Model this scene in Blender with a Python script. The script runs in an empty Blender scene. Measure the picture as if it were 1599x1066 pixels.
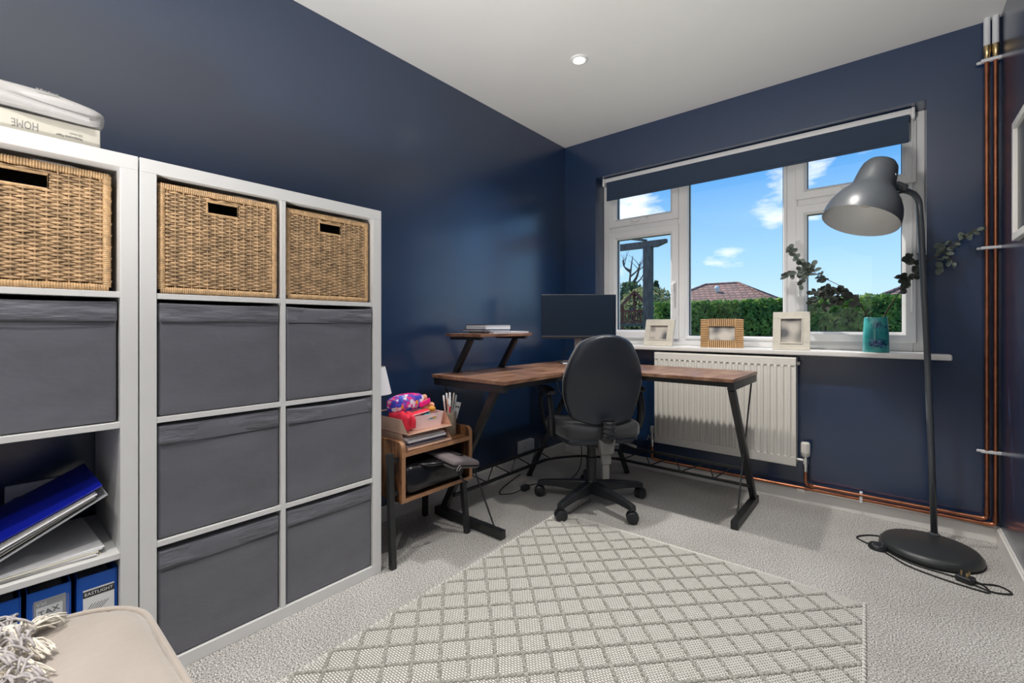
import bpy, bmesh, math, random
from mathutils import Vector, Matrix, Quaternion, noise as mnoise
sc = bpy.context.scene
C = sc.collection
R = math.radians
random.seed(7)

# ------------------------------------------------------------------ camera, sky, sun, lights, exposure
IMG_W, FPX, HORIZ = 1599.0, 705.0, 508.0
cam_d = bpy.data.cameras.new('camera'); cam = bpy.data.objects.new('camera', cam_d); C.objects.link(cam)
cam.location = (1.985, 0.0, 1.0)
cam.rotation_euler = (R(90), 0, R(40))
cam_d.sensor_fit = 'HORIZONTAL'; cam_d.sensor_width = 36.0
cam_d.lens = 36.0 * FPX / IMG_W
cam_d.shift_y = -(533.0 - HORIZ) / IMG_W
cam_d.clip_start = 0.02; cam_d.clip_end = 400
sc.camera = cam

W_, B_, H_, Y0 = 2.37, 3.02, 2.41, -1.0          # right wall x, window wall y, ceiling z, rear wall y

world = bpy.data.worlds.new('sky'); sc.world = world; world.use_nodes = True
wn = world.node_tree.nodes; wl = world.node_tree.links; wn.clear()
wout = wn.new('ShaderNodeOutputWorld'); wbg = wn.new('ShaderNodeBackground'); wbg.inputs['Strength'].default_value = 1.14
tc = wn.new('ShaderNodeTexCoord'); sep = wn.new('ShaderNodeSeparateXYZ'); wl.new(tc.outputs['Generated'], sep.inputs[0])
gr = wn.new('ShaderNodeValToRGB'); wl.new(sep.outputs['Z'], gr.inputs[0])
gr.color_ramp.elements[0].position = 0.0; gr.color_ramp.elements[0].color = (0.55, 0.72, 0.86, 1)
gr.color_ramp.elements[1].position = 0.55; gr.color_ramp.elements[1].color = (0.04, 0.21, 0.62, 1)
e = gr.color_ramp.elements.new(0.13); e.color = (0.33, 0.57, 0.83, 1)
e = gr.color_ramp.elements.new(0.30); e.color = (0.095, 0.32, 0.70, 1)
mp = wn.new('ShaderNodeMapping'); mp.inputs['Scale'].default_value = (1.0, 1.0, 2.6); mp.inputs['Location'].default_value = (3.1, 0.4, 0.62)
wl.new(tc.outputs['Generated'], mp.inputs[0])
cn = wn.new('ShaderNodeTexNoise'); cn.inputs['Scale'].default_value = 5.2; cn.inputs['Detail'].default_value = 7; cn.inputs['Roughness'].default_value = 0.55
wl.new(mp.outputs[0], cn.inputs['Vector'])
cr = wn.new('ShaderNodeValToRGB'); cr.color_ramp.elements[0].position = 0.575; cr.color_ramp.elements[1].position = 0.70
wl.new(cn.outputs['Fac'], cr.inputs[0])
cm = wn.new('ShaderNodeMixRGB'); cm.inputs[2].default_value = (0.93, 0.93, 0.95, 1)
wl.new(cr.outputs[0], cm.inputs[0]); wl.new(gr.outputs[0], cm.inputs[1])
wl.new(cm.outputs[0], wbg.inputs[0]); wl.new(wbg.outputs[0], wout.inputs[0])

sun_d = bpy.data.lights.new('sun', 'SUN'); sun = bpy.data.objects.new('sun', sun_d); C.objects.link(sun)
sun_d.energy = 4.4; sun_d.angle = R(0.6); sun_d.color = (1.0, 0.93, 0.82)
sun.rotation_euler = Vector((0.66, -0.22, -0.70)).to_track_quat('-Z', 'Y').to_euler()
sun.location = (-6, 8, 9)

LAMPS = [(0.72, 2.06), (1.65, 2.06), (0.95, -0.35), (1.70, -0.35)]      # recessed ceiling spots
LAMP_W = 66.0
# added fill flash behind the viewpoint, read from shadow angles, bounced off the ceiling
fl_d = bpy.data.lights.new('fill_flash', 'SPOT'); flash = bpy.data.objects.new('fill_flash', fl_d); C.objects.link(flash)
fl_d.energy = 330.0; fl_d.spot_size = R(100); fl_d.spot_blend = 1.0; fl_d.shadow_soft_size = 0.12; fl_d.color = (1.0, 0.97, 0.93)
flash.location = (1.35, -0.90, 0.50)
flash.rotation_euler = (Vector((1.42, 0.45, 2.41)) - flash.location).to_track_quat('-Z', 'Y').to_euler()

sc.view_settings.view_transform = 'Standard'; sc.view_settings.look = 'None'
sc.view_settings.gamma = 1.0; sc.view_settings.use_curve_mapping = False
sc.view_settings.exposure = 0.36

# ------------------------------------------------------------------ materials
MATS = {}
def srgb(r, g, b):
    f = lambda c: ((c/255+0.055)/1.055)**2.4 if c/255 > 0.04045 else c/255/12.92
    return (f(r), f(g), f(b))
def M(name, col, rough=0.5, metal=0.0, spec=0.5, var=None, bump=None, coat=None, sheen=0.0, emit=None, stretch=(1,1,1), ior=None):
    """procedural principled material; var=(scale, amount, detail), bump=(scale, strength, distance)"""
    m = bpy.data.materials.new(name); m.use_nodes = True; MATS[name] = m
    n = m.node_tree.nodes; l = m.node_tree.links; p = n['Principled BSDF']
    p.inputs['Base Color'].default_value = (*col, 1); p.inputs['Roughness'].default_value = rough
    p.inputs['Metallic'].default_value = metal; p.inputs['Specular IOR Level'].default_value = spec
    if ior: p.inputs['IOR'].default_value = ior
    if coat: p.inputs['Coat Weight'].default_value = coat[0]; p.inputs['Coat Roughness'].default_value = coat[1]
    if coat and len(coat) > 2: p.inputs['Coat IOR'].default_value = coat[2]
    if sheen: p.inputs['Sheen Weight'].default_value = sheen
    if emit: p.inputs['Emission Color'].default_value = (*emit[0], 1); p.inputs['Emission Strength'].default_value = emit[1]
    if var or bump:
        t = n.new('ShaderNodeTexCoord'); mpn = n.new('ShaderNodeMapping'); mpn.inputs['Scale'].default_value = stretch
        l.new(t.outputs['Object'], mpn.inputs[0])
    if var:
        s, a = var[0], var[1]
        x = n.new('ShaderNodeTexNoise'); x.inputs['Scale'].default_value = s; x.inputs['Detail'].default_value = var[2] if len(var) > 2 else 3
        l.new(mpn.outputs[0], x.inputs['Vector'])
        rp = n.new('ShaderNodeValToRGB'); l.new(x.outputs['Fac'], rp.inputs[0])
        rp.color_ramp.elements[0].position = 0.3; rp.color_ramp.elements[1].position = 0.7
        rp.color_ramp.elements[0].color = (*[c*(1-a) for c in col], 1); rp.color_ramp.elements[1].color = (*[min(1, c*(1+a)) for c in col], 1)
        l.new(rp.outputs[0], p.inputs['Base Color'])
    if bump:
        x = n.new('ShaderNodeTexNoise'); x.inputs['Scale'].default_value = bump[0]; x.inputs['Detail'].default_value = 4
        l.new(mpn.outputs[0], x.inputs['Vector'])
        b = n.new('ShaderNodeBump'); b.inputs['Strength'].default_value = bump[1]; b.inputs['Distance'].default_value = bump[2] if len(bump) > 2 else 0.004
        l.new(x.outputs['Fac'], b.inputs['Height']); l.new(b.outputs[0], p.inputs['Normal'])
    return m
def nodes(m): return m.node_tree.nodes, m.node_tree.links, m.node_tree.nodes['Principled BSDF']
def ramp(n, stops):
    r = n.new('ShaderNodeValToRGB'); els = r.color_ramp.elements
    while len(els) < len(stops): els.new(0.5)
    for el, (p, c) in zip(els, stops): el.position = p; el.color = (*c, 1)
    return r
def wood(name, axis, stops, rough=0.42, scale=7.0):
    m = M(name, (0.2, 0.1, 0.05), rough); n, l, p = nodes(m)
    t = n.new('ShaderNodeTexCoord'); mpn = n.new('ShaderNodeMapping')
    s = [7.0, 7.0, 7.0]; s[axis] = 1.3; mpn.inputs['Scale'].default_value = s
    l.new(t.outputs['Object'], mpn.inputs[0])
    a = n.new('ShaderNodeTexNoise'); a.inputs['Scale'].default_value = scale*0.4; a.inputs['Detail'].default_value = 8; a.inputs['Roughness'].default_value = 0.62; a.inputs['Distortion'].default_value = 0.6
    l.new(mpn.outputs[0], a.inputs['Vector'])
    b = n.new('ShaderNodeTexNoise'); b.inputs['Scale'].default_value = 7; b.inputs['Detail'].default_value = 4; l.new(t.outputs['Object'], b.inputs['Vector'])
    ad = n.new('ShaderNodeMath'); ad.operation = 'MULTIPLY_ADD'; ad.inputs[1].default_value = 0.45
    l.new(b.outputs['Fac'], ad.inputs[0]); l.new(a.outputs['Fac'], ad.inputs[2])
    sb = n.new('ShaderNodeMath'); sb.operation = 'SUBTRACT'; sb.inputs[1].default_value = 0.225; l.new(ad.outputs[0], sb.inputs[0])
    rp = ramp(n, stops); l.new(sb.outputs[0], rp.inputs[0]); l.new(rp.outputs[0], p.inputs['Base Color'])
    bm_ = n.new('ShaderNodeBump'); bm_.inputs['Strength'].default_value = 0.12; bm_.inputs['Distance'].default_value = 0.002
    l.new(a.outputs['Fac'], bm_.inputs['Height']); l.new(bm_.outputs[0], p.inputs['Normal'])
    return m

NAVY = (0.0038, 0.0262, 0.084)
M('navy_wall', NAVY, 0.55, spec=0.2, var=(3, 0.05), bump=(260, 0.05, 0.0006), coat=(1.0, 0.23, 1.80))
M('white_paint', (0.80, 0.80, 0.79), 0.75, var=(2, 0.02))
M('gloss_white', (0.80, 0.78, 0.75), 0.35, var=(5, 0.03))
M('upvc', (0.80, 0.80, 0.80), 0.32, var=(4, 0.02))
M('shelf_white', (0.68, 0.68, 0.675), 0.42, var=(6, 0.02))
M('black_metal', (0.016, 0.017, 0.019), 0.42, var=(20, 0.2), bump=(400, 0.08, 0.0004))
M('black_plastic', (0.017, 0.019, 0.023), 0.42, var=(12, 0.15), bump=(300, 0.1, 0.0004))
M('grey_plastic', (0.17, 0.165, 0.16), 0.5, var=(10, 0.1))
M('copper', (0.48, 0.19, 0.105), 0.34, metal=1.0, var=(14, 0.25))
M('brass', (0.55, 0.42, 0.22), 0.35, metal=1.0)
M('chrome', (0.75, 0.75, 0.76), 0.18, metal=1.0)
M('radiator_white', (0.78, 0.755, 0.70), 0.34, var=(4, 0.02))
M('shadow_gap', (0.02, 0.02, 0.02), 0.9)
M('grey_fabric', srgb(99, 100, 108), 0.44, spec=0.45, var=(6, 0.10), bump=(5, 0.2, 0.030), sheen=0.25, stretch=(1, 1, 1.8))
M('grey_fabric_hem', srgb(101, 102, 110), 0.42, spec=0.5, var=(8, 0.12), bump=(7, 0.6, 0.022), sheen=0.25, stretch=(1, 1, 5))
M('rattan', srgb(188, 158, 122), 0.5, var=(38, 0.38, 4), bump=(160, 0.2, 0.001))
M('rattan_rim', srgb(198, 163, 120), 0.48, var=(60, 0.28, 4), bump=(160, 0.2, 0.001))
M('rattan_gap_shade', (0.085, 0.055, 0.03), 0.9)  # dark brown standing in for shade between strands and ribs
M('cane_pale', srgb(196, 160, 116), 0.5, var=(30, 0.12))
M('paper_white', (0.80, 0.80, 0.82), 0.7, var=(8, 0.03))
M('paper_cream', srgb(196, 192, 180), 0.7, var=(8, 0.03))
M('ink', (0.03, 0.03, 0.03), 0.7)
M('ink_grey', (0.22, 0.22, 0.22), 0.7)
M('plastic_bag', srgb(186, 184, 183), 0.35, spec=0.5, var=(4, 0.04), bump=(14, 0.35, 0.01))
M('binder_blue', srgb(20, 84, 178), 0.4, var=(10, 0.08))
M('folder_blue', srgb(14, 26, 138), 0.32, var=(6, 0.1))
M('label_white', (0.78, 0.79, 0.80), 0.5)
M('label_grey', (0.33, 0.34, 0.36), 0.45)
M('velvet', srgb(172, 162, 152), 0.75, spec=0.3, var=(4, 0.10, 5), bump=(9, 0.25, 0.02), sheen=0.6)
M('throw_cream', srgb(226, 219, 206), 0.85, var=(70, 0.25), sheen=0.3)
M('throw_grey', srgb(178, 172, 172), 0.85, var=(70, 0.25), sheen=0.3)
M('chair_shell', (0.022, 0.027, 0.037), 0.40, spec=0.5, bump=(500, 0.08, 0.0004))
M('chair_fabric', (0.020, 0.022, 0.027), 0.8, sheen=0.4, bump=(500, 0.2, 0.0006))
M('screen', (0.010, 0.019, 0.034), 0.28, spec=0.6)
M('silver', (0.42, 0.43, 0.46), 0.35, metal=0.8)
M('lamp_grey', (0.072, 0.080, 0.090), 0.36, spec=0.6, bump=(500, 0.05, 0.0003))
M('lamp_inner', (0.62, 0.62, 0.60), 0.5)
M('lamp_base', (0.030, 0.034, 0.036), 0.40, bump=(400, 0.1, 0.0004))
M('cable_black', (0.008, 0.008, 0.009), 0.45)
M('cable_white', (0.7, 0.7, 0.7), 0.45)
M('blind_navy', (0.024, 0.045, 0.085), 0.7, var=(30, 0.06), bump=(300, 0.1, 0.0005))
M('frame_white', srgb(214, 209, 196), 0.55, var=(30, 0.06), bump=(60, 0.15, 0.001))
M('stem', srgb(76, 60, 46), 0.7)
M('leaf', srgb(66, 72, 66), 0.55, var=(18, 0.30), spec=0.4)
M('leaf_sage', srgb(96, 106, 98), 0.55, var=(18, 0.25), spec=0.4)
M('rosegold', srgb(226, 192, 170), 0.32, metal=0.55)
M('pink_plastic', srgb(238, 206, 206), 0.45)
M('hot_pink', srgb(232, 26, 130), 0.55)
M('red_pink', srgb(228, 42, 70), 0.7, bump=(120, 0.3, 0.002))
M('peach', srgb(240, 172, 140), 0.5, var=(20, 0.12))
M('mustard', srgb(214, 150, 44), 0.5)
M('teal_plastic', srgb(40, 140, 150), 0.45)
M('green_plastic', srgb(60, 160, 90), 0.45)
M('pen_blue', srgb(60, 80, 140), 0.4)
M('linen', srgb(158, 146, 128), 0.85, bump=(220, 0.5, 0.002), var=(60, 0.15))
M('leather_black', (0.008, 0.008, 0.010), 0.27, spec=0.5, bump=(40, 0.25, 0.004))
M('taupe_fabric', srgb(112, 104, 106), 0.85, bump=(240, 0.3, 0.001), var=(20, 0.08))
M('notebook_navy', srgb(24, 32, 74), 0.5)
M('rug_cord', srgb(160, 159, 152), 0.9, var=(120, 0.28), bump=(300, 0.4, 0.002))
M('rug_edge', srgb(212, 210, 204), 0.9, var=(120, 0.12), bump=(300, 0.4, 0.002))
M('timber_grey', srgb(96, 88, 86), 0.85, var=(10, 0.3), stretch=(4, 4, 1), bump=(40, 0.3, 0.004))
M('timber_red', srgb(118, 66, 60), 0.85, var=(10, 0.25), bump=(40, 0.3, 0.004))
M('felt_roof', srgb(112, 92, 98), 0.9, var=(10, 0.2))
M('slide_blue', srgb(40, 120, 220), 0.45)
M('grass', srgb(92, 120, 60), 0.95, var=(8, 0.35), bump=(40, 0.6, 0.03))
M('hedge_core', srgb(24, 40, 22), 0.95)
M('bark', srgb(96, 84, 76), 0.9, var=(20, 0.3), bump=(30, 0.5, 0.01))
M('render_wall', srgb(214, 206, 196), 0.9, var=(5, 0.05))
M('cowl_white', (0.8, 0.79, 0.76), 0.6)
M('socket_white', (0.72, 0.73, 0.76), 0.38)
M('downlight_lens', (1, 1, 1), 0.5, emit=((1.0, 0.95, 0.88), 3.0))
M('print_dark', (0.02, 0.025, 0.03), 0.3)

# carpet: cut-pile speckle
m = M('carpet', srgb(196, 191, 184), 0.95, spec=0.15); n, l, p = nodes(m)
t = n.new('ShaderNodeTexCoord')
a = n.new('ShaderNodeTexNoise'); a.inputs['Scale'].default_value = 230; a.inputs['Detail'].default_value = 3; l.new(t.outputs['Object'], a.inputs['Vector'])
b = n.new('ShaderNodeTexNoise'); b.inputs['Scale'].default_value = 3.2; b.inputs['Detail'].default_value = 4; l.new(t.outputs['Object'], b.inputs['Vector'])
r1 = ramp(n, [(0.36, srgb(104, 102, 99)), (0.5, srgb(180, 178, 174)), (0.64, srgb(232, 231, 228))]); l.new(a.outputs['Fac'], r1.inputs[0])
r2 = ramp(n, [(0.35, (0.86, 0.85, 0.84)), (0.65, (1, 1, 1))]); l.new(b.outputs['Fac'], r2.inputs[0])
mx = n.new('ShaderNodeMixRGB'); mx.blend_type = 'MULTIPLY'; mx.inputs[0].default_value = 1
l.new(r1.outputs[0], mx.inputs[1]); l.new(r2.outputs[0], mx.inputs[2]); l.new(mx.outputs[0], p.inputs['Base Color'])
bp = n.new('ShaderNodeBump'); bp.inputs['Strength'].default_value = 0.6; bp.inputs['Distance'].default_value = 0.005
l.new(a.outputs['Fac'], bp.inputs['Height']); l.new(bp.outputs[0], p.inputs['Normal'])

# flat-woven rug ground: tiny basket weave
m = M('rug_weave', srgb(226, 225, 219), 0.95, spec=0.15); n, l, p = nodes(m)
t = n.new('ShaderNodeTexCoord')
mpn = n.new('ShaderNodeMapping'); mpn.inputs['Scale'].default_value = (1, 1, 1); l.new(t.outputs['Object'], mpn.inputs[0])
br = n.new('ShaderNodeTexBrick'); br.inputs['Scale'].default_value = 1.0
br.inputs['Brick Width'].default_value = 0.0115; br.inputs['Row Height'].default_value = 0.0072; br.inputs['Mortar Size'].default_value = 0.0017; br.inputs['Mortar Smooth'].default_value = 0.6
br.inputs['Color1'].default_value = (*srgb(232, 231, 226), 1); br.inputs['Color2'].default_value = (*srgb(220, 219, 212), 1); br.inputs['Mortar'].default_value = (*srgb(150, 148, 142), 1)
l.new(mpn.outputs[0], br.inputs['Vector']); l.new(br.outputs['Color'], p.inputs['Base Color'])
inv = n.new('ShaderNodeMath'); inv.operation = 'SUBTRACT'; inv.inputs[0].default_value = 1; l.new(br.outputs['Fac'], inv.inputs[1])
bp = n.new('ShaderNodeBump'); bp.inputs['Strength'].default_value = 0.9; bp.inputs['Distance'].default_value = 0.003
l.new(inv.outputs[0], bp.inputs['Height']); l.new(bp.outputs[0], p.inputs['Normal'])

DESK = [(0.25, srgb(74, 50, 38)), (0.42, srgb(118, 84, 64)), (0.55, srgb(142, 106, 84)), (0.72, srgb(168, 136, 114))]
wood('desk_wood_y', 1, DESK, 0.36); 
RUST = [(0.32, srgb(30, 18, 12)), (0.45, srgb(84, 52, 32)), (0.56, srgb(124, 84, 52)), (0.70, srgb(166, 122, 80))]
wood('rustic_y', 1, RUST, 0.5, 9.0); wood('rustic_z', 2, RUST, 0.5, 9.0)
M('rustic_edge', srgb(158, 116, 84), 0.55, var=(40, 0.15))

# teal glazed vase with dark rose blotches
m = M('vase_teal', srgb(60, 170, 170), 0.14, spec=0.6); n, l, p = nodes(m)
t = n.new('ShaderNodeTexCoord'); a = n.new('ShaderNodeTexNoise'); a.inputs['Scale'].default_value = 14; a.inputs['Detail'].default_value = 3; l.new(t.outputs['Object'], a.inputs['Vector'])
rr = ramp(n, [(0.35, srgb(38, 128, 134)), (0.7, srgb(74, 168, 166))]); l.new(a.outputs['Fac'], rr.inputs[0]); l.new(rr.outputs[0], p.inputs['Base Color'])
M('vase_ink', srgb(30, 44, 84), 0.25, var=(60, 0.5)); M('vase_ink_pale', srgb(96, 120, 168), 0.25)
# floral fabric
m = M('floral', (0.7, 0.7, 0.8), 0.7); n, l, p = nodes(m)
t = n.new('ShaderNodeTexCoord'); v = n.new('ShaderNodeTexVoronoi'); v.inputs['Scale'].default_value = 62; l.new(t.outputs['Object'], v.inputs['Vector'])
hs = ramp(n, [(0.0, srgb(232, 44, 148)), (0.2, srgb(60, 66, 190)), (0.38, srgb(236, 226, 236)), (0.52, srgb(150, 60, 176)), (0.68, srgb(240, 150, 60)), (0.82, srgb(70, 110, 210)), (0.94, srgb(238, 214, 226))])
for el in hs.color_ramp.elements: pass
hs.color_ramp.interpolation = 'CONSTANT'
sp = n.new('ShaderNodeSeparateColor'); l.new(v.outputs['Color'], sp.inputs[0]); l.new(sp.outputs[0], hs.inputs[0])
dr = ramp(n, [(0.0, (1, 0.85, 0.4)), (0.12, (1, 1, 1)), (0.5, (0.9, 0.9, 0.95)), (0.8, (1.0, 1.0, 1.0))]); l.new(v.outputs['Distance'], dr.inputs[0])
fm = n.new('ShaderNodeMixRGB'); fm.blend_type = 'MULTIPLY'; fm.inputs[0].default_value = 0.9; l.new(hs.outputs[0], fm.inputs[1]); l.new(dr.outputs[0], fm.inputs[2])
l.new(fm.outputs[0], p.inputs['Base Color'])
# blurred photo prints
def photo_mat(name, off):
    m = M(name, (0.4, 0.4, 0.4), 0.35); n, l, p = nodes(m)
    t = n.new('ShaderNodeTexCoord'); mpn = n.new('ShaderNodeMapping'); mpn.inputs['Location'].default_value = off; l.new(t.outputs['Object'], mpn.inputs[0])
    a = n.new('ShaderNodeTexNoise'); a.inputs['Scale'].default_value = 16; a.inputs['Detail'].default_value = 0; l.new(mpn.outputs[0], a.inputs['Vector'])
    rr = ramp(n, [(0.30, srgb(104, 104, 108)), (0.46, srgb(164, 160, 154)), (0.65, srgb(206, 200, 190))]); l.new(a.outputs['Fac'], rr.inputs[0]); l.new(rr.outputs[0], p.inputs['Base Color'])
photo_mat('photo_a', (0.3, 0, 0)); photo_mat('photo_b', (1.7, 0, 0.2)); photo_mat('photo_c', (4.1, 0, 0.5))
# leaves outdoors
def foliage(name, dark, mid, light, scale=1.3):
    m = M(name, mid, 0.6, spec=0.3); n, l, p = nodes(m)
    t = n.new('ShaderNodeTexCoord'); a = n.new('ShaderNodeTexNoise'); a.inputs['Scale'].default_value = scale; a.inputs['Detail'].default_value = 6; a.inputs['Roughness'].default_value = 0.75
    l.new(t.outputs['Object'], a.inputs['Vector']); rr = ramp(n, [(0.33, dark), (0.5, mid), (0.68, light)]); l.new(a.outputs['Fac'], rr.inputs[0])
    l.new(rr.outputs[0], p.inputs['Base Color'])
    tl = n.new('ShaderNodeBsdfTranslucent'); l.new(rr.outputs[0], tl.inputs[0]); ms = n.new('ShaderNodeMixShader'); ms.inputs[0].default_value = 0.5
    l.new(p.outputs[0], ms.inputs[1]); l.new(tl.outputs[0], ms.inputs[2]); l.new(ms.outputs[0], n['Material Output'].inputs[0])
foliage('hedge_leaf', srgb(64, 100, 58), srgb(112, 152, 74), srgb(188, 204, 104), 5.0)
foliage('fir_leaf', srgb(50, 78, 54), srgb(86, 112, 78), srgb(128, 146, 104), 2.0)
foliage('pale_leaf', srgb(112, 120, 84), srgb(146, 152, 104), srgb(180, 178, 130), 2.0)
# roof tiles (too far away to build one by one): course lines as relief
m = M('roof_tile', srgb(150, 112, 98), 0.9); n, l, p = nodes(m)
t = n.new('ShaderNodeTexCoord'); br = n.new('ShaderNodeTexBrick'); br.inputs['Scale'].default_value = 1
br.inputs['Brick Width'].default_value = 0.33; br.inputs['Row Height'].default_value = 0.17; br.inputs['Mortar Size'].default_value = 0.022
br.inputs['Color1'].default_value = (*srgb(168, 126, 110), 1); br.inputs['Color2'].default_value = (*srgb(140, 112, 98), 1); br.inputs['Mortar'].default_value = (*srgb(88, 66, 60), 1)
sx = n.new('ShaderNodeSeparateXYZ'); cx = n.new('ShaderNodeCombineXYZ'); l.new(t.outputs['Object'], sx.inputs[0])
l.new(sx.outputs['X'], cx.inputs['X']); l.new(sx.outputs['Z'], cx.inputs['Y']); l.new(cx.outputs[0], br.inputs['Vector']); l.new(br.outputs['Color'], p.inputs['Base Color'])
# window glass: clear pane with a faint reflection
m = bpy.data.materials.new('glass'); m.use_nodes = True; MATS['glass'] = m; n = m.node_tree.nodes; l = m.node_tree.links; n.clear()
o_ = n.new('ShaderNodeOutputMaterial'); mxs = n.new('ShaderNodeMixShader'); tr = n.new('ShaderNodeBsdfTransparent'); gl = n.new('ShaderNodeBsdfGlossy')
tr.inputs[0].default_value = (0.97, 0.98, 0.98, 1); gl.inputs['Roughness'].default_value = 0.02; mxs.inputs[0].default_value = 0.02
l.new(tr.outputs[0], mxs.inputs[1]); l.new(gl.outputs[0], mxs.inputs[2]); l.new(mxs.outputs[0], o_.inputs[0])
m = bpy.data.materials.new('clear_sleeve'); m.use_nodes = True; MATS['clear_sleeve'] = m; n = m.node_tree.nodes; l = m.node_tree.links; n.clear()
o_ = n.new('ShaderNodeOutputMaterial'); mxs = n.new('ShaderNodeMixShader'); tr = n.new('ShaderNodeBsdfTransparent'); gl = n.new('ShaderNodeBsdfPrincipled')
gl.inputs['Base Color'].default_value = (0.5, 0.52, 0.55, 1); gl.inputs['Roughness'].default_value = 0.15; mxs.inputs[0].default_value = 0.10
l.new(tr.outputs[0], mxs.inputs[1]); l.new(gl.outputs[0], mxs.inputs[2]); l.new(mxs.outputs[0], o_.inputs[0])

# ------------------------------------------------------------------ mesh helpers
class MB:
    def __init__(s): s.v = []; s.f = []
    def add(s, verts, faces, mat=None):
        k = len(s.v)
        s.v += [tuple(mat @ Vector(p)) if mat else tuple(p) for p in verts]
        s.f += [tuple(i+k for i in f) for f in faces]; return s
    def box(s, x0, x1, y0, y1, z0, z1, mat=None):
        return s.add([(x0,y0,z0),(x1,y0,z0),(x1,y1,z0),(x0,y1,z0),(x0,y0,z1),(x1,y0,z1),(x1,y1,z1),(x0,y1,z1)],
                     [(0,3,2,1),(4,5,6,7),(0,1,5,4),(1,2,6,5),(2,3,7,6),(3,0,4,7)], mat)
    def bar(s, p, q, w, h=None, up=(0,0,1)):
        p, q = Vector(p), Vector(q); h = h or w; d = (q-p); L = d.length; d.normalize()
        u = Vector(up)
        if abs(d.dot(u)) > 0.98: u = Vector((1,0,0))
        sx = d.cross(u).normalized(); sy = sx.cross(d).normalized()
        mt = Matrix((sx, sy, d)).transposed().to_4x4(); mt.translation = p
        return s.box(-w/2, w/2, -h/2, h/2, 0, L, mt)
    def prism(s, poly, z0, z1, mat=None):
        n = len(poly)
        return s.add([(x,y,z0) for x,y in poly]+[(x,y,z1) for x,y in poly],
                     [tuple(range(n-1,-1,-1)), tuple(range(n,2*n))]+[(i,(i+1)%n,n+(i+1)%n,n+i) for i in range(n)], mat)
    def tube(s, pts, r, n=8, caps=True, flat=1.0):
        pts = [Vector(p) for p in pts]; N = len(pts); rs = r if isinstance(r, (list, tuple)) else [r]*N
        ref = None; rings = []
        for i in range(N):
            d = (pts[min(i+1,N-1)]-pts[max(i-1,0)])
            if d.length < 1e-9: d = Vector((0,0,1))
            d.normalize()
            if ref is None:
                ref = Vector((0,0,1)) if abs(d.z) < 0.9 else Vector((1,0,0))
            a = (ref - d*ref.dot(d))
            if a.length < 1e-6: a = d.orthogonal()
            a.normalize(); b = d.cross(a); ref = a
            rings.append([pts[i] + a*(rs[i]*math.cos(2*math.pi*k/n)) + b*(rs[i]*flat*math.sin(2*math.pi*k/n)) for k in range(n)])
        vs = [p for rg in rings for p in rg]; fs = []
        for i in range(N-1):
            for k in range(n): fs.append((i*n+k, i*n+(k+1)%n, (i+1)*n+(k+1)%n, (i+1)*n+k))
        if caps: fs += [tuple(range(n-1,-1,-1)), tuple((N-1)*n+k for k in range(n))]
        return s.add(vs, fs)
    def lathe(s, prof, n=32, mat=None, closed=False):
        vs = []; fs = []; m_ = len(prof)
        for r, z in prof:
            for k in range(n): vs.append((r*math.cos(2*math.pi*k/n), r*math.sin(2*math.pi*k/n), z))
        for i in range(m_-1):
            for k in range(n): fs.append((i*n+k, i*n+(k+1)%n, (i+1)*n+(k+1)%n, (i+1)*n+k))
        if closed:
            for k in range(n): fs.append(((m_-1)*n+k, (m_-1)*n+(k+1)%n, (k+1)%n, k))
        else:
            if prof[0][0] > 1e-6: fs.append(tuple(range(n-1,-1,-1)))
            if prof[-1][0] > 1e-6: fs.append(tuple((m_-1)*n+k for k in range(n)))
        return s.add(vs, fs, mat)
    def shell(s, prof, n=32, mat=None):
        vs = []; fs = []; m_ = len(prof)
        for r, z in prof:
            for k in range(n): vs.append((r*math.cos(2*math.pi*k/n), r*math.sin(2*math.pi*k/n), z))
        for i in range(m_-1):
            for k in range(n): fs.append((i*n+k, i*n+(k+1)%n, (i+1)*n+(k+1)%n, (i+1)*n+k))
        return s.add(vs, fs, mat)
    def rbox(s, w, d, h, r, n=6, fn=None, mat=None, nx=None, ny=None, nz=None):
        """rounded soft box centred at origin, optional displacement fn(p)->p"""
        def axis(a, k):
            e = min(r, a*0.98); o = [-a, -a+e*0.3, -a+e*0.65, -a+e]
            for i in range(1, k): o.append(-a+e + (2*a-2*e)*i/k)
            return o + [a-e, a-e*0.65, a-e*0.3, a]
        A = [axis(w/2, nx or n), axis(d/2, ny or n), axis(h/2, nz or n)]; half = (w/2, d/2, h/2)
        vid = {}; vs = []; fs = []
        def vert(i, j, k):
            if (i,j,k) in vid: return vid[(i,j,k)]
            p = Vector((A[0][i], A[1][j], A[2][k]))
            c = Vector([max(-(half[q]-min(r,half[q]*0.98)), min(half[q]-min(r,half[q]*0.98), p[q])) for q in range(3)])
            dl = p-c
            if dl.length > 1e-9: p = c + dl.normalized()*r if r <= min(half) else c + Vector([dl[q] for q in range(3)])
            if fn: p = Vector(fn(p))
            vid[(i,j,k)] = len(vs); vs.append(p); return vid[(i,j,k)]
        L = [len(a)-1 for a in A]
        for ax in range(3):
            u, v_ = [(1,2),(2,0),(0,1)][ax]
            for side in (0, 1):
                for i in range(L[u]):
                    for j in range(L[v_]):
                        q = []
                        for (di, dj) in ((0,0),(1,0),(1,1),(0,1)):
                            ix = [0,0,0]; ix[ax] = L[ax]*side; ix[u] = i+di; ix[v_] = j+dj; q.append(vert(*ix))
                        fs.append(tuple(q) if side else tuple(reversed(q)))
        return s.add(vs, fs, mat)
    def sphere(s, c, r, n=10, m_=7, sc=(1,1,1)):
        prof = []
        for i in range(m_+1):
            a = math.pi*i/m_; prof.append((max(1e-7, r*math.sin(a)), -r*math.cos(a)))
        return s.lathe(prof, n, Matrix.Translation(c) @ Matrix.Diagonal((*sc, 1)))
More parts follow.
